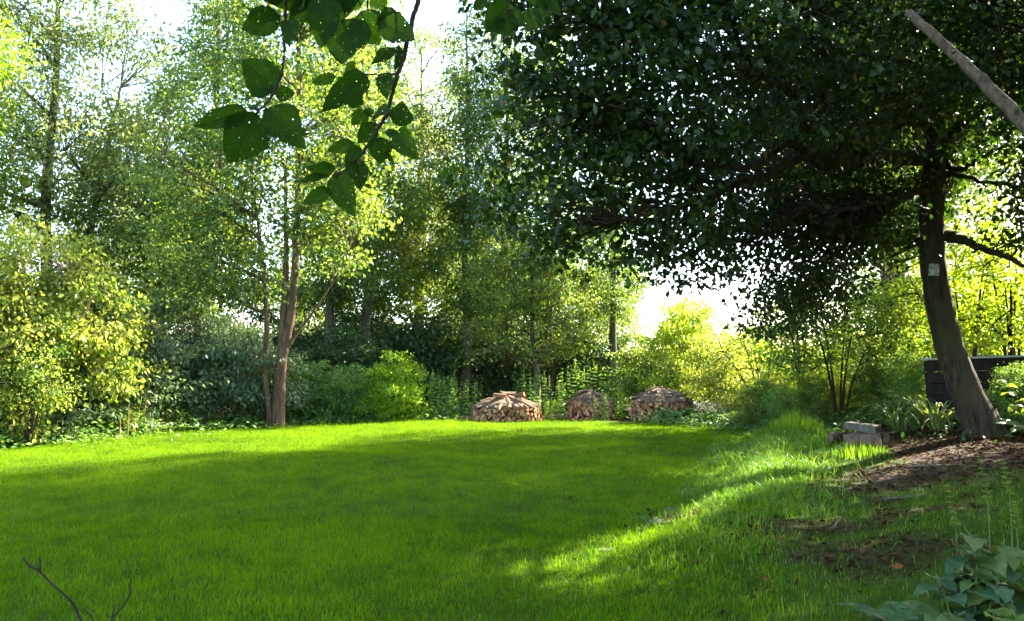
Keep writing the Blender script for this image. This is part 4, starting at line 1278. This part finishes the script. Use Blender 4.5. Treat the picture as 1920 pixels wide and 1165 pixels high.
def dark_box():
    # low board-sided box behind the oak trunk; its front runs from a to b
    a = P(1737, 671, 13.6)
    b = P(2010, 655, 12.0)
    g = H(a.x, a.y)
    d = Vector((b.x - a.x, b.y - a.y, 0))
    W = d.length
    rz = math.atan2(d.y, d.x)
    hgt_ = a.z - g
    root = empty('board_sided_box', (a.x, a.y, g - .05), rz)
    root.rotation_euler = (0, -math.atan2(b.z - a.z, W) * .6, rz)
    mdark = bark_mat('dark_boards', (0.006, 0.005, 0.004), (0.022, 0.017, 0.013), 9, .3, .3)
    mcap, nt, out = mat_new('pale_metal_edge')
    p = nt.nodes.new('ShaderNodeBsdfPrincipled')
    p.inputs['Base Color'].default_value = (.22, .23, .25, 1)
    p.inputs['Metallic'].default_value = .6
    p.inputs['Roughness'].default_value = .42
    nt.links.new(p.outputs[0], out.inputs[0])
    D = 1.3
    nb = 6
    bh = (hgt_ + .0) / nb
    for i in range(nb):
        mb = MB()
        boxm(mb, (W / 2, 0, (i + .5) * bh), (W, .03, bh - .012), jit=.004)
        mb.build('board', mdark, root)
        for xx in (0.0, W):
            mb = MB()
            boxm(mb, (xx, D / 2, (i + .5) * bh), (.03, D - .04, bh - .012), jit=.003)
            mb.build('board', mdark, root)
        mb = MB()
        boxm(mb, (W / 2, D, (i + .5) * bh), (W, .03, bh - .012), jit=.004)
        mb.build('board', mdark, root)
    for xx in (.06, W * .33, W * .66, W - .06):
        mb = MB()
        boxm(mb, (xx, .06, hgt_ / 2), (.07, .07, hgt_ - .02))
        mb.build('post', mdark, root)
    mb = MB()
    boxm(mb, (W / 2, -.005, hgt_ + .02), (W + .06, .09, .035), jit=.002)
    mb.build('edge_strip', mcap, root)
    mb = MB()
    boxm(mb, (W / 2, D / 2 + .045, hgt_ - .005), (W - .05, D - .13, .02))
    mb.build('lid', mdark, root)
    tag(root, 'low dark board-sided box with pale top edge behind the leaning trunk', 'box')
dark_box()

def split_log(px, Y, L_, r, rz, tilt, z, label, mats, name='split_log'):
    x, y = XY(px, Y)
    root = empty(name, (x, y, H(x, y) + z), R(rz))
    root.rotation_euler = (0, R(tilt), R(rz))
    mb = MB()
    p = smooth_path([(-L_ / 2, 0, 0), (0, .01, .012), (L_ / 2, 0, 0)], 7)
    tube(mb, p, np.array([.95, 1.02, 1, .98, 1.03, 1, .93]) * r, 11, wob=.16, cap=False)
    mb.build('bark', mats[0], root, True)
    for s in (-1, 1):
        mb = MB()
        a = np.linspace(0, 2 * np.pi, 11, endpoint=False)
        v = np.vstack([np.stack([np.full(11, s * (L_ / 2 - .002)), np.cos(a) * r * .94, np.sin(a) * r * .94], -1), [[s * (L_ / 2 + .004), 0, 0]]])
        mb.add(v, [[i, (i + 1) % 11, 11] for i in range(11)])
        mb.build('cut_end', mats[1], root)
    tag(root, label, 'log', 'stacked logs beside the bank')
split_log(1585, 12.0, .62, .085, 10, 3, .12, 'long bark-covered log at the back of the small stack by the bank', [M['bark_oak'], M['logbark']])
split_log(1612, 11.7, .52, .11, -38, -5, .08, 'thick log lying lowest at the front of the small stack', [M['logbark'], M['logbark']])
split_log(1634, 11.95, .50, .09, -70, 4, .09, 'dark log under the right end of the grey timber block', [M['bark_oak'], M['logbark']])
def timber_block():
    x, y = XY(1612, 11.85)
    root = empty('timber_block', (x, y, H(x, y) + .225), R(-52))
    root.rotation_euler = (R(2), R(4), R(-52))
    mb = MB()
    boxm(mb, (0, 0, .055), (.50, .20, .105), jit=.01)
    mb.build('body', M['greywood'], root)
    mb = MB()
    boxm(mb, (.255, 0, .055), (.012, .185, .092), jit=.002)
    mb.build('end_face', M['bark_oak'], root)
    tag(root, 'squared grey timber block resting on the stacked logs', 'timber')
timber_block()

# bright tuft and lit weeds on the bank
def tuft(px, Y, n, L_, label, mat='longgrass', spread=.18):
    x, y = XY(px, Y)
    root = empty('grass_tuft', (x, y, H(x, y)))
    mb = MB()
    d = rng.normal(size=(n, 2)) * spread * .5
    b = np.stack([d[:, 0], d[:, 1], np.zeros(n)], -1)
    rr = np.linalg.norm(d, axis=1) / spread
    ln = L_ * (.5 + .6 * rng.random(n)) * np.exp(-rr ** 2 * .8)
    out = np.stack([d[:, 0], d[:, 1], np.zeros(n)], -1) * .9 + rng.normal(size=(n, 3)) * .1
    tip = b + ln[:, None] * (np.array([0, 0, 1.0]) + out)
    mid = b + ln[:, None] * .55 * (np.array([0, 0, 1.0]) + out * .4)
    a = rng.random(n) * 6.28
    w = np.stack([np.cos(a), np.sin(a), 0 * a], -1) * (.004 + .003 * rng.random(n))[:, None]
    v = np.stack([b - w, b + w, mid + w, mid - w, tip], 1).reshape(-1, 3)
    f = (np.array([[0, 1, 2], [0, 2, 3], [3, 2, 4]])[None] + (np.arange(n) * 5)[:, None, None]).reshape(-1, 3)
    mb.add(v, f, 0, np.repeat(.3 + .7 * rng.random(n), 5))
    mb.build('foliage', M[mat], root)
    tag(root, label, 'grass tuft', 'tufts on the bank')
tuft(1490, 14.6, 900, .5, 'tall peaked grass tuft glowing at the top of the bank', 'lime', .5)
tuft(1460, 14.2, 500, .28, 'lower grass tuft just left of the tall peaked tuft', 'longgrass', .5)
tuft(1560, 12.4, 500, .25, 'grass tuft in front of the stacked logs', 'longgrass', .5)
tuft(1610, 10.6, 500, .2, 'grass tuft at the edge of the leaf litter', 'longgrass', .5)

def small_weed(px, Y, sc, label, mat='lime'):
    x, y = XY(px, Y)
    root = empty('broad_leaved_weed', (x, y, H(x, y)))
    mb = MB()
    n = 26
    a = rng.random(n) * 6.28
    ax = np.stack([np.cos(a), np.sin(a), .3 + .8 * rng.random(n)], -1)
    pos = np.stack([np.cos(a) * .03, np.sin(a) * .03, rng.random(n) * .18 * sc], -1)
    scatter(mb, *BROAD, pos, ax, np.array([0, 0, 1.0]) + .3 * runit(n), .13 * sc * (.6 + .6 * rng.random(n)), rng.random(n), 0, np.full(n, .6))
    mb.build('foliage', M[mat], root)
    tag(root, label, 'weed', 'small weeds on the bank')
small_weed(1378, 12.4, 1.2, 'small sunlit weed on the grassy bank above the lawn')
small_weed(1404, 12.9, 1.1, 'tiny upright weed right of the sunlit weed on the bank')
small_weed(1440, 15.5, 1.5, 'broad-leaved weed left of the peaked grass tuft', 'mid')

# pale stones set in the worn patch of lawn
def stone(px, py, w, d, label):
    Y = 1.6 / ((py - 678) / F)
    x, y = XY(px, Y)
    root_z = H(x, y)
    mb = MB()
    n = 10
    a = np.linspace(0, 2 * np.pi, n, endpoint=False)
    r = 1 + .2 * rng.normal(size=n)
    ring = np.stack([np.cos(a) * r * w, np.sin(a) * r * d, np.full(n, .008)], -1)
    low = ring * np.array([1.08, 1.08, 1]) - np.array([0, 0, .06])
    v = np.vstack([ring, low, [[0, 0, .012]]])
    mb.add(v, [[i, (i + 1) % n, 2 * n] for i in range(n)])
    mb.add(v, [[i, n + i, n + (i + 1) % n, (i + 1) % n] for i in range(n)])
    o = mb.build('flat_stone', M['stone'], None, True)
    o.location = (x, y, root_z)
    tag(o, label, 'stone', 'flat stones in the worn patch')
M['stone'] = bark_mat('pale_stone', (.035, .03, .022), (.11, .10, .08), 16, 1, .4)
stone(1210, 978, .13, .09, 'pale flat stone at the left of the worn lawn patch')
stone(1245, 990, .16, .10, 'largest pale flat stone in the worn lawn patch')
stone(1258, 962, .12, .09, 'grey flat stone at the back of the worn lawn patch')
stone(1135, 1036, .08, .05, 'small pale stone alone in front of the worn patch')

# three canes at the left edge of the lawn
for (px, py0, py1, Y, lb) in [(229, 826, 788, 15.3, 'shortest garden cane, leftmost of three at the lawn edge'), (244, 823, 760, 15.4, 'tallest garden cane, in the middle of three at the lawn edge'), (257, 822, 785, 15.5, 'orange-brown garden cane, rightmost of three at the lawn edge')]:
    x, y = XY(px, Y)
    z = H(x, y)
    top = P(px, py1, Y).z - z
    mb = MB()
    tube(mb, smooth_path([(0, 0, -.1), (.01, 0, top * .5), (.0 + .02 * random.uniform(-1, 1), 0, top)], 6), [.008, .008, .006], 6)
    o = mb.build('garden_cane', M['cane'], None, True)
    o.location = (x, y, z)
    tag(o, lb, 'cane', 'garden canes')

# ------------------------------------------------------------------ bleached pole at top right
def pole():
    a = np.array(P(1703, 24, 4.3))
    b = np.array(P(1925, 236, 3.75))
    d = (b - a) / (b - a)[2]
    g = b + d * ((H(3.3, 1.6) - .15) - b[2])
    mb = MB()
    p = smooth_path([a, a * .5 + b * .5 + np.array([.005, 0, .008]), b, b * .5 + g * .5, g], 34)
    p[1:-1] += rng.normal(size=(32, 3)) * .003
    base = g.copy()
    tube(mb, p - base, [.024, .029, .035, .042, .048], 12, wob=.07)
    r = empty('bleached_pole', base)
    mb.build('shaft', M['bleached'], r, True)
    for f, an in ((.06, 1.0), (.22, 4.0), (.5, 2.2)):
        q = p[int(f * 33)] - base
        mb = MB()
        e = q + np.array([math.cos(an) * .05, -.03, .03 + .02 * math.sin(an)])
        tube(mb, np.array([q, (q + e) / 2, e]), [.016, .012, .007], 6)
        mb.build('knot', M['bleached'], r, True)
    tag(r, 'bleached bare wooden pole slanting in from the upper right corner', 'pole')
pole()

# ------------------------------------------------------------------ overhanging branch with big leaves (near the camera)
def big_leaf_mesh(curl, wav, seed):
    """leaf along +Y, length 1, half width .5 (scaled per leaf)"""
    r_ = np.random.default_rng(seed)
    nu, nv = 9, 15
    V = np.linspace(0, 1, nv)
    w = np.sin(np.pi * V ** (.62 + .24 * r_.random())) ** (.65 + .25 * r_.random()) * (1 - .12 * V)
    bend = .22 * (r_.random() - .5)
    asym = .16 * (r_.random() - .5)
    w[0] = .02
    w[-1] = .0
    U = np.linspace(-1, 1, nu)
    vv = []
    for i, t in enumerate(V):
        for u in U:
            x = .5 * w[i] * u * (1 + .05 * r_.normal() * (abs(u) > .9)) * (1 + asym * u) + bend * (t - t * t)
            z = .16 * abs(u) * w[i] * .5 + curl * (t - .4) ** 2 + wav * math.sin(t * 9 + u * 2 + seed) * .5 * abs(u)
            vv.append((x, t, z))
    f = [[i * nu + j, i * nu + j + 1, (i + 1) * nu + j + 1, (i + 1) * nu + j] for i in range(nv - 1) for j in range(nu - 1)]
    mb = MB()
    mb.add(vv, f, 0, .2 + .6 * r_.random())
    m = mb
    # raised midrib
    mid = np.array([(bend * (t - t * t), t, curl * (t - .4) ** 2 - .006) for t in V])
    tube(mb, mid, np.linspace(.012, .003, nv), 4, tint=.0, cap=False)
    return mb.mesh('leaf', M['branchleaf'], True)

def overhang():
    leafm = [big_leaf_mesh(c, w, s) for c, w, s in [(-.12, .04, 1), (-.25, .06, 2), (.18, .05, 3), (-.38, .09, 4), (-.05, .05, 5), (.3, .07, 6), (-.2, .1, 7), (.08, .06, 8), (-.45, .05, 9)]]
    base = np.array((-1.25, -0.9, 0.0))
    base[2] = H(base[0], base[1]) - .05
    root = empty('overhanging_tree', base)
    mb = MB()
    tp = smooth_path([(0, 0, -.1), (.05, .03, .8), (.12, .1, 1.6), (.3, .35, 2.15), (.62, .9, 2.52), (.95, 1.6, 2.68), (1.25, 2.15, 2.66)], 40)
    tube(mb, tp, [.09, .075, .06, .045, .03, .02, .014], 10, wob=.08)
    mb.build('trunk', M['twig'], root, True)
    def z6(zx, zy, Y):
        return np.array(P(340 + zx / 2.773, zy / 2.773, Y)) - base
    def z7(zx, zy, Y):
        return np.array(P(860 + zx / 2.08, zy / 2.08, Y)) - base
    YB = 1.28
    twigs = [
        ([z6(600, -300, YB), z6(556, -120, YB), z6(545, 0, YB), z6(540, 150, YB), z6(530, 320, YB), z6(505, 430, YB - .01), z6(450, 530, YB - .02), z6(388, 592, YB - .02)], .0042),
        ([z6(1300, -300, YB), z6(1262, -120, YB), z6(1230, 0, YB), z6(1195, 130, YB), z6(1155, 290, YB), z6(1120, 400, YB), z6(1095, 490, YB), z6(1070, 590, YB), z6(1010, 690, YB), z6(950, 780, YB), z6(860, 880, YB), z6(800, 915, YB)], .0052),
        ([z6(1000, -300, YB + .04), z6(990, -100, YB + .04), z6(975, 0, YB + .03), z6(950, 110, YB + .02), z6(940, 200, YB)], .003),
        ([z6(760, -300, YB + .06), z6(720, -100, YB + .05), z6(690, 20, YB + .04), z6(640, 110, YB + .03), z6(605, 150, YB + .02)], .0035),
        ([z6(1118, 388, YB), z6(1040, 385, YB), z6(960, 388, YB), z6(880, 350, YB)], .002),
        ([z6(1025, 660, YB), z6(985, 600, YB), z6(940, 545, YB)], .0018),
        ([z6(930, 790, YB), z6(850, 860, YB), z6(770, 930, YB)], .0018),
        ([z7(230, -160, 1.7), z7(215, -60, 1.7), z7(200, 10, 1.7), z7(170, 70, 1.7), z7(110, 90, 1.72)], .003),
    ]
    anchor = tp
    tw = []
    for i, (pts, r) in enumerate(twigs):
        mb = MB()
        p0 = np.array(pts[0])
        if i in (0, 1, 2, 3, 7):
            q = anchor[np.argmin(np.linalg.norm(anchor[20:] - p0, axis=1)) + 20]
            pts = [q] + pts
        p = smooth_path(pts, 6 * len(pts))
        p[3:-1] += rng.normal(size=(len(p) - 4, 3)) * .0008
        tube(mb, p, np.linspace(r, r * .45, len(p)), 7, wob=.15)
        tw.append((mb.build('twig', M['twig'], root, True), p))
    Z6 = [(515, 85, 308, 155, 150), (560, 100, 562, 232, 98), (492, 468, 318, 318, 200), (482, 485, 590, 488, 86), (392, 588, 246, 850, 238), (340, 575, 62, 662, 112), (438, 558, 645, 765, 195),
          (482, 468, 358, 500, 60), (400, 575, 335, 545, 40), (700, 0, 425, 5, 120), (750, -10, 728, 240, 185), (890, 100, 835, 345, 250), (955, -10, 825, 25, 95), (930, 60, 1030, 235, 190), (1040, 120, 1228, 215, 150),
          (1045, 80, 1150, 190, 140), (1112, 255, 982, 345, 72), (700, 15, 560, 105, 120), (1135, 235, 1112, 372, 52), (800, 398, 672, 432, 62), (962, 388, 728, 585, 140), (1062, 382, 1060, 500, 96), (945, 545, 846, 478, 92),
          (962, 575, 884, 645, 88), (945, 580, 1008, 588, 46), (1130, 658, 1152, 526, 125), (1092, 558, 1006, 604, 50), (1058, 688, 1182, 732, 62), (1110, 685, 1228, 828, 125), (1035, 715, 1035, 855, 125), (1066, 785, 1108, 866, 45),
          (1012, 640, 918, 745, 105), (902, 738, 763, 782, 76), (802, 875, 650, 880, 84), (762, 912, 590, 950, 42), (826, 868, 818, 812, 52), (898, 825, 935, 988, 118), (798, 895, 896, 1128, 150), (772, 985, 636, 1062, 82),
          (935, 765, 850, 835, 70), (640, -60, 620, 60, 110), (850, -80, 880, 60, 140), (1000, -60, 1060, 60, 120), (1120, 60, 1010, 130, 90), (480, -60, 470, 30, 120), (860, -40, 800, 120, 130), (905, 330, 845, 372, 50)]
    k = 0
    def leaf(a, b, wpx, Y, scale):
        nonlocal k
        yv = b - a
        L_ = np.linalg.norm(yv)
        yv = yv / L_
        view = np.array((0, -1.0, -.25)) + rng.normal(size=3) * .28
        x, y, z = basis(yv[None], view[None])
        w = wpx / scale / F * Y
        par = min(tw, key=lambda q: np.min(np.linalg.norm(q[1] - a, axis=1)))[0]
        o = obj('leaf', leafm[k % len(leafm)], par)
        k += 1
        from mathutils import Matrix
        Mx = Matrix(((x[0][0] * w, y[0][0] * L_, z[0][0] * L_, a[0]), (x[0][1] * w, y[0][1] * L_, z[0][1] * L_, a[1]), (x[0][2] * w, y[0][2] * L_, z[0][2] * L_, a[2]), (0, 0, 0, 1)))
        o.matrix_local = Mx
    for (ax, ay, bx, by, w) in Z6:
        d0 = rng.normal() * .012
        leaf(z6(ax, ay, YB + d0 * .5), z6(bx, by, YB + d0 + rng.normal() * .02), w * 1.08, YB, 2.773)
    for (ax, ay, bx, by, w) in [(200, 15, 100, 130, 130), (270, 30, 300, 118, 70), (110, -10, 60, 40, 60), (200, 40, 245, 110, 60), (300, 10, 335, 100, 50), (130, 80, 210, 140, 70), (260, -60, 340, 30, 70), (330, -20, 400, 60, 60)]:
        leaf(z7(ax, ay, 1.72), z7(bx, by, 1.7), w, 1.7, 2.08)
    tag(root, 'dark hole-riddled broad leaves on twigs hanging in front of the camera', 'branch')
overhang()

# ------------------------------------------------------------------ bare twigs at the lower left
def bare_twigs():
    Y = 1.95
    bx = P(200, 678, Y).x
    base = np.array((bx, Y, H(bx, Y) - .03))
    root = empty('bare_twig_shrub', base)
    def q(zx, zy, dY=0.0):
        return np.array(P(zx / 6, 1000 + zy / 6, Y + dY)) - base
    st = [([(0, 0, 0), q(1050, 1900, .03), q(960, 1200), q(910, 990), q(870, 880), q(825, 795), q(740, 705), q(560, 545), q(450, 430), q(340, 370), q(255, 275)], .0042),
          ([q(450, 430), q(455, 350), q(455, 310), q(440, 270)], .0028), ([q(455, 320), q(468, 300)], .0015), ([q(440, 410), q(400, 362), q(350, 372)], .0014), ([q(825, 795), q(838, 770)], .002),
          ([(.02, .01, 0), q(1180, 1900, .05), q(1230, 1100, .04), q(1250, 990, .04), q(1400, 800, .04), q(1455, 700, .04), q(1462, 620, .04), q(1478, 510, .04)], .0036),
          ([q(1250, 985, .04), q(1268, 930, .04), q(1282, 860, .04), q(1270, 795, .04)], .0028), ([q(1455, 650, .04), q(1445, 560, .04)], .0018), ([q(1425, 520, .08), q(1412, 430, .08), q(1440, 315, .08)], .0012),
          ([(-.01, .02, 0), q(1150, 1500, .02), q(1050, 990, .02), q(990, 905, .02), q(945, 855, .02)], .002)]
    for p, r in st:
        mb = MB()
        pp = smooth_path(p, 6 * len(p))
        tube(mb, pp, np.linspace(r, r * .5, len(pp)), 6, wob=.15)
        mb.build('twig', M['twig'], root, True)
    tag(root, 'leafless dark twigs sticking up at the lower left corner', 'shrub')
bare_twigs()

# ------------------------------------------------------------------ plants at the lower right
def broad_plant(x, y, h, nst, label, seed, mat='plant', lean=(0, 0)):
    rnd = random.Random(seed)
    root = empty('broad_leaved_plant', (x, y, H(x, y) - .02))
    meshes = []
    for k in range(3):
        mb = MB()
        tv, tf = BROAD
        # finer serrated leaf
        n = 16
        t = np.linspace(0, 1, n)
        w = .42 * np.sin(np.pi * t ** .62) ** .8
        w = w * (1 + .10 * (np.arange(n) % 2))
        w[0] = w[-1] = .01
        c = np.stack([0 * t, t, -.30 * (t - .2) ** 2 * (1 + .4 * k)], -1)
        l = c + np.stack([-w, 0 * t, .22 * w + .03 * np.sin(t * 20 + k)], -1)
        r = c + np.stack([w, 0 * t, .22 * w + .03 * np.cos(t * 20 + k)], -1)
        v = np.concatenate([l, c, r])
        f = [[i, n + i, n + i + 1, i + 1] for i in range(n - 1)] + [[n + i, 2 * n + i, 2 * n + i + 1, n + i + 1] for i in range(n - 1)]
        mb.add(v, f, 0, .15 + .35 * k)
        meshes.append(mb.mesh('leaf', M[mat], True))
    for s in range(nst):
        a = rnd.uniform(0, 6.28)
        r0 = rnd.uniform(0, .12)
        hh = h * rnd.uniform(.65, 1.05)
        tip = np.array([math.cos(a) * (r0 + .22 * hh) + lean[0] * hh, math.sin(a) * (r0 + .22 * hh) + lean[1] * hh, hh])
        b = np.array([math.cos(a) * r0, math.sin(a) * r0, 0])
        p = smooth_path([b, b * .5 + tip * .5 + np.array([-.03 * math.cos(a), -.03 * math.sin(a), .05]), tip], 10)
        mb = MB()
        tube(mb, p, np.linspace(.006, .003, 10), 5)
        st = mb.build('stem', M['stem'], root, True)
        for k in range(5):
            f = .38 + .15 * k
            q = p[min(9, int(f * 9))]
            for sgn in (0, 1):
                an = k * 1.57 + sgn * 3.14 + rnd.uniform(-.4, .4)
                o = obj('leaf', rnd.choice(meshes), st)
                sz = (.19 - .13 * (f - .4)) * rnd.uniform(.75, 1.15)
                o.location = tuple(q)
                o.rotation_euler = (rnd.uniform(-.5, .25), rnd.uniform(-.4, .4), an)
                o.scale = (sz, sz, sz)
    tag(root, label, 'plant', 'broad-leaved plants at the lower right')
for px, py, Y, h, n, lb, sd, mt, ln in [(1800, 1120, 3.55, .46, 4, 'grey-green broad-leaved plant right of the low fern', 1, 'plant', (0, 0)),
                                        (1885, 1060, 3.75, .60, 4, 'tallest broad-leaved plant at the lower right picture edge', 2, 'plant', (-.15, 0)),
                                        (1905, 1130, 3.2, .42, 4, 'yellowish broad-leaved plant in the lower right corner', 3, 'mid', (0, 0)),
                                        (1800, 1060, 4.1, .34, 3, 'small broad-leaved plant at the back, just above the fern', 4, 'plant', (0, 0))]:
    x, y = XY(px, Y)
    broad_plant(x, y, h, n, lb, sd, mt, ln)
broad_plant(*XY(1925, 11.2), 1.35, 4, 'leafy spray overlapping the dark box at the right edge', 9, 'mid', (-.15, 0))
fern(*XY(1885, 11.6), .75, .5, 'fern in front of the dark box at the right edge', 'fern')
fern(*XY(1925, 11.0), .8, 2.1, 'fern cut by the right picture edge below the box', 'fern')
fern(*XY(1672, 4.0), .42, .3, 'low dark fern at the bottom right of the grass', 'fern')
fern(*XY(1735, 3.8), .46, 1.3, 'spreading fern below the broad-leaved plants', 'fern')

def flower_spike(px, py_top, py_bot, Y, label):
    top = P(px[0], py_top, Y)
    bot = P(px[1], py_bot, Y)
    g = H(bot.x, Y)
    root = empty('seed_spike', (bot.x, Y, g - .01))
    B = np.array((bot.x, Y, g - .01))
    p = smooth_path([(0, 0, 0), np.array(bot) - B, (np.array(bot) + np.array(top)) / 2 - B + np.array([.004, 0, 0]), np.array(top) - B], 14)
    mb = MB()
    tube(mb, p, np.linspace(.0045, .0018, 14), 5)
    mb.build('stem', M['stem'], root, True)
    a, b = np.array(bot) - B, np.array(top) - B
    n = 8
    for k in range(n):
        f = k / (n - 1)
        q = a * (1 - f) + b * f
        mb = MB()
        m = 10
        an = np.arange(m) * 6.28 / m + rng.random()
        ax = np.stack([np.cos(an), np.sin(an), .35 + .25 * rng.normal(size=m)], -1)
        sz = .034 * (1.15 - .6 * f)
        scatter(mb, *LEAF4, np.repeat(q[None], m, 0), ax, np.tile([0, 0, 1.0], (m, 1)) + .3 * runit(m), np.full(m, sz) * (.8 + .4 * rng.random(m)), .4 + .5 * rng.random(m), 0, np.full(m, 1.1))
        mb.build('whorl', M['mid'], root)
    tag(root, label, 'seed spike', 'whorled spikes over the litter')
flower_spike((1775, 1792), 912, 985, 4.6, 'pale whorled spike standing alone left of the other spikes')
flower_spike((1834, 1852), 858, 935, 4.3, 'tallest whorled spike, second from the left over the litter')
flower_spike((1878, 1893), 862, 925, 4.2, 'whorled spike right of the tallest spike')
flower_spike((1903, 1907), 942, 990, 3.9, 'lowest whorled spike next to the broad-leaved plants')

# fallen sticks on the litter
def fallen_stick(px, py, L_, rz, label):
    Y = (1.6 - .42) / ((py - 678) / F)
    x, y = XY(px, Y)
    mb = MB()
    e = np.array([math.cos(rz), math.sin(rz)]) * L_ * .5
    pts = []
    for f in np.linspace(-1, 1, 6):
        qx, qy = x + e[0] * f, y + e[1] * f
        pts.append((qx - x + random.uniform(-.015, .015), qy - y, H(qx, qy) - H(x, y) + .02))
    tube(mb, smooth_path(pts, 14), [.012, .010, .006], 6, wob=.2)
    o = mb.build('fallen_stick', M['bark_grey'], None, True)
    o.location = (x, y, H(x, y))
    tag(o, label, 'stick', 'fallen sticks under the oak')
fallen_stick(1640, 872, .7, .3, 'dead stick on the litter nearest the stacked logs')
fallen_stick(1745, 862, .55, -.5, 'dead stick lying on the litter below the oak base')
fallen_stick(1560, 935, .5, 1.0, 'dead stick at the grassy edge of the litter')
fallen_stick(1690, 905, .45, -.1, 'short dead stick in the middle of the litter patch')

# fallen orange leaf
def fallen_leaf():
    Y = 1.35 / ((1056 - 678) / F)
    x, y = XY(1664, Y)
    mb = MB()
    scatter(mb, *OAK, np.array([[0, 0, 0]]), np.array([[.8, .5, .25]]), np.array([[-.2, -.5, .8]]), np.array([.085]), np.array([.5]))
    scatter(mb, *OAK, np.array([[.03, .0, 0]]), np.array([[-.5, .6, .3]]), np.array([[.2, -.5, .8]]), np.array([.06]), np.array([.2]))
    o = mb.build('fallen_leaf', M['orange'])
    o.location = (x, y, H(x, y) + .03)
    tag(o, 'single orange fallen leaf on the shaded grass', 'leaf')
fallen_leaf()
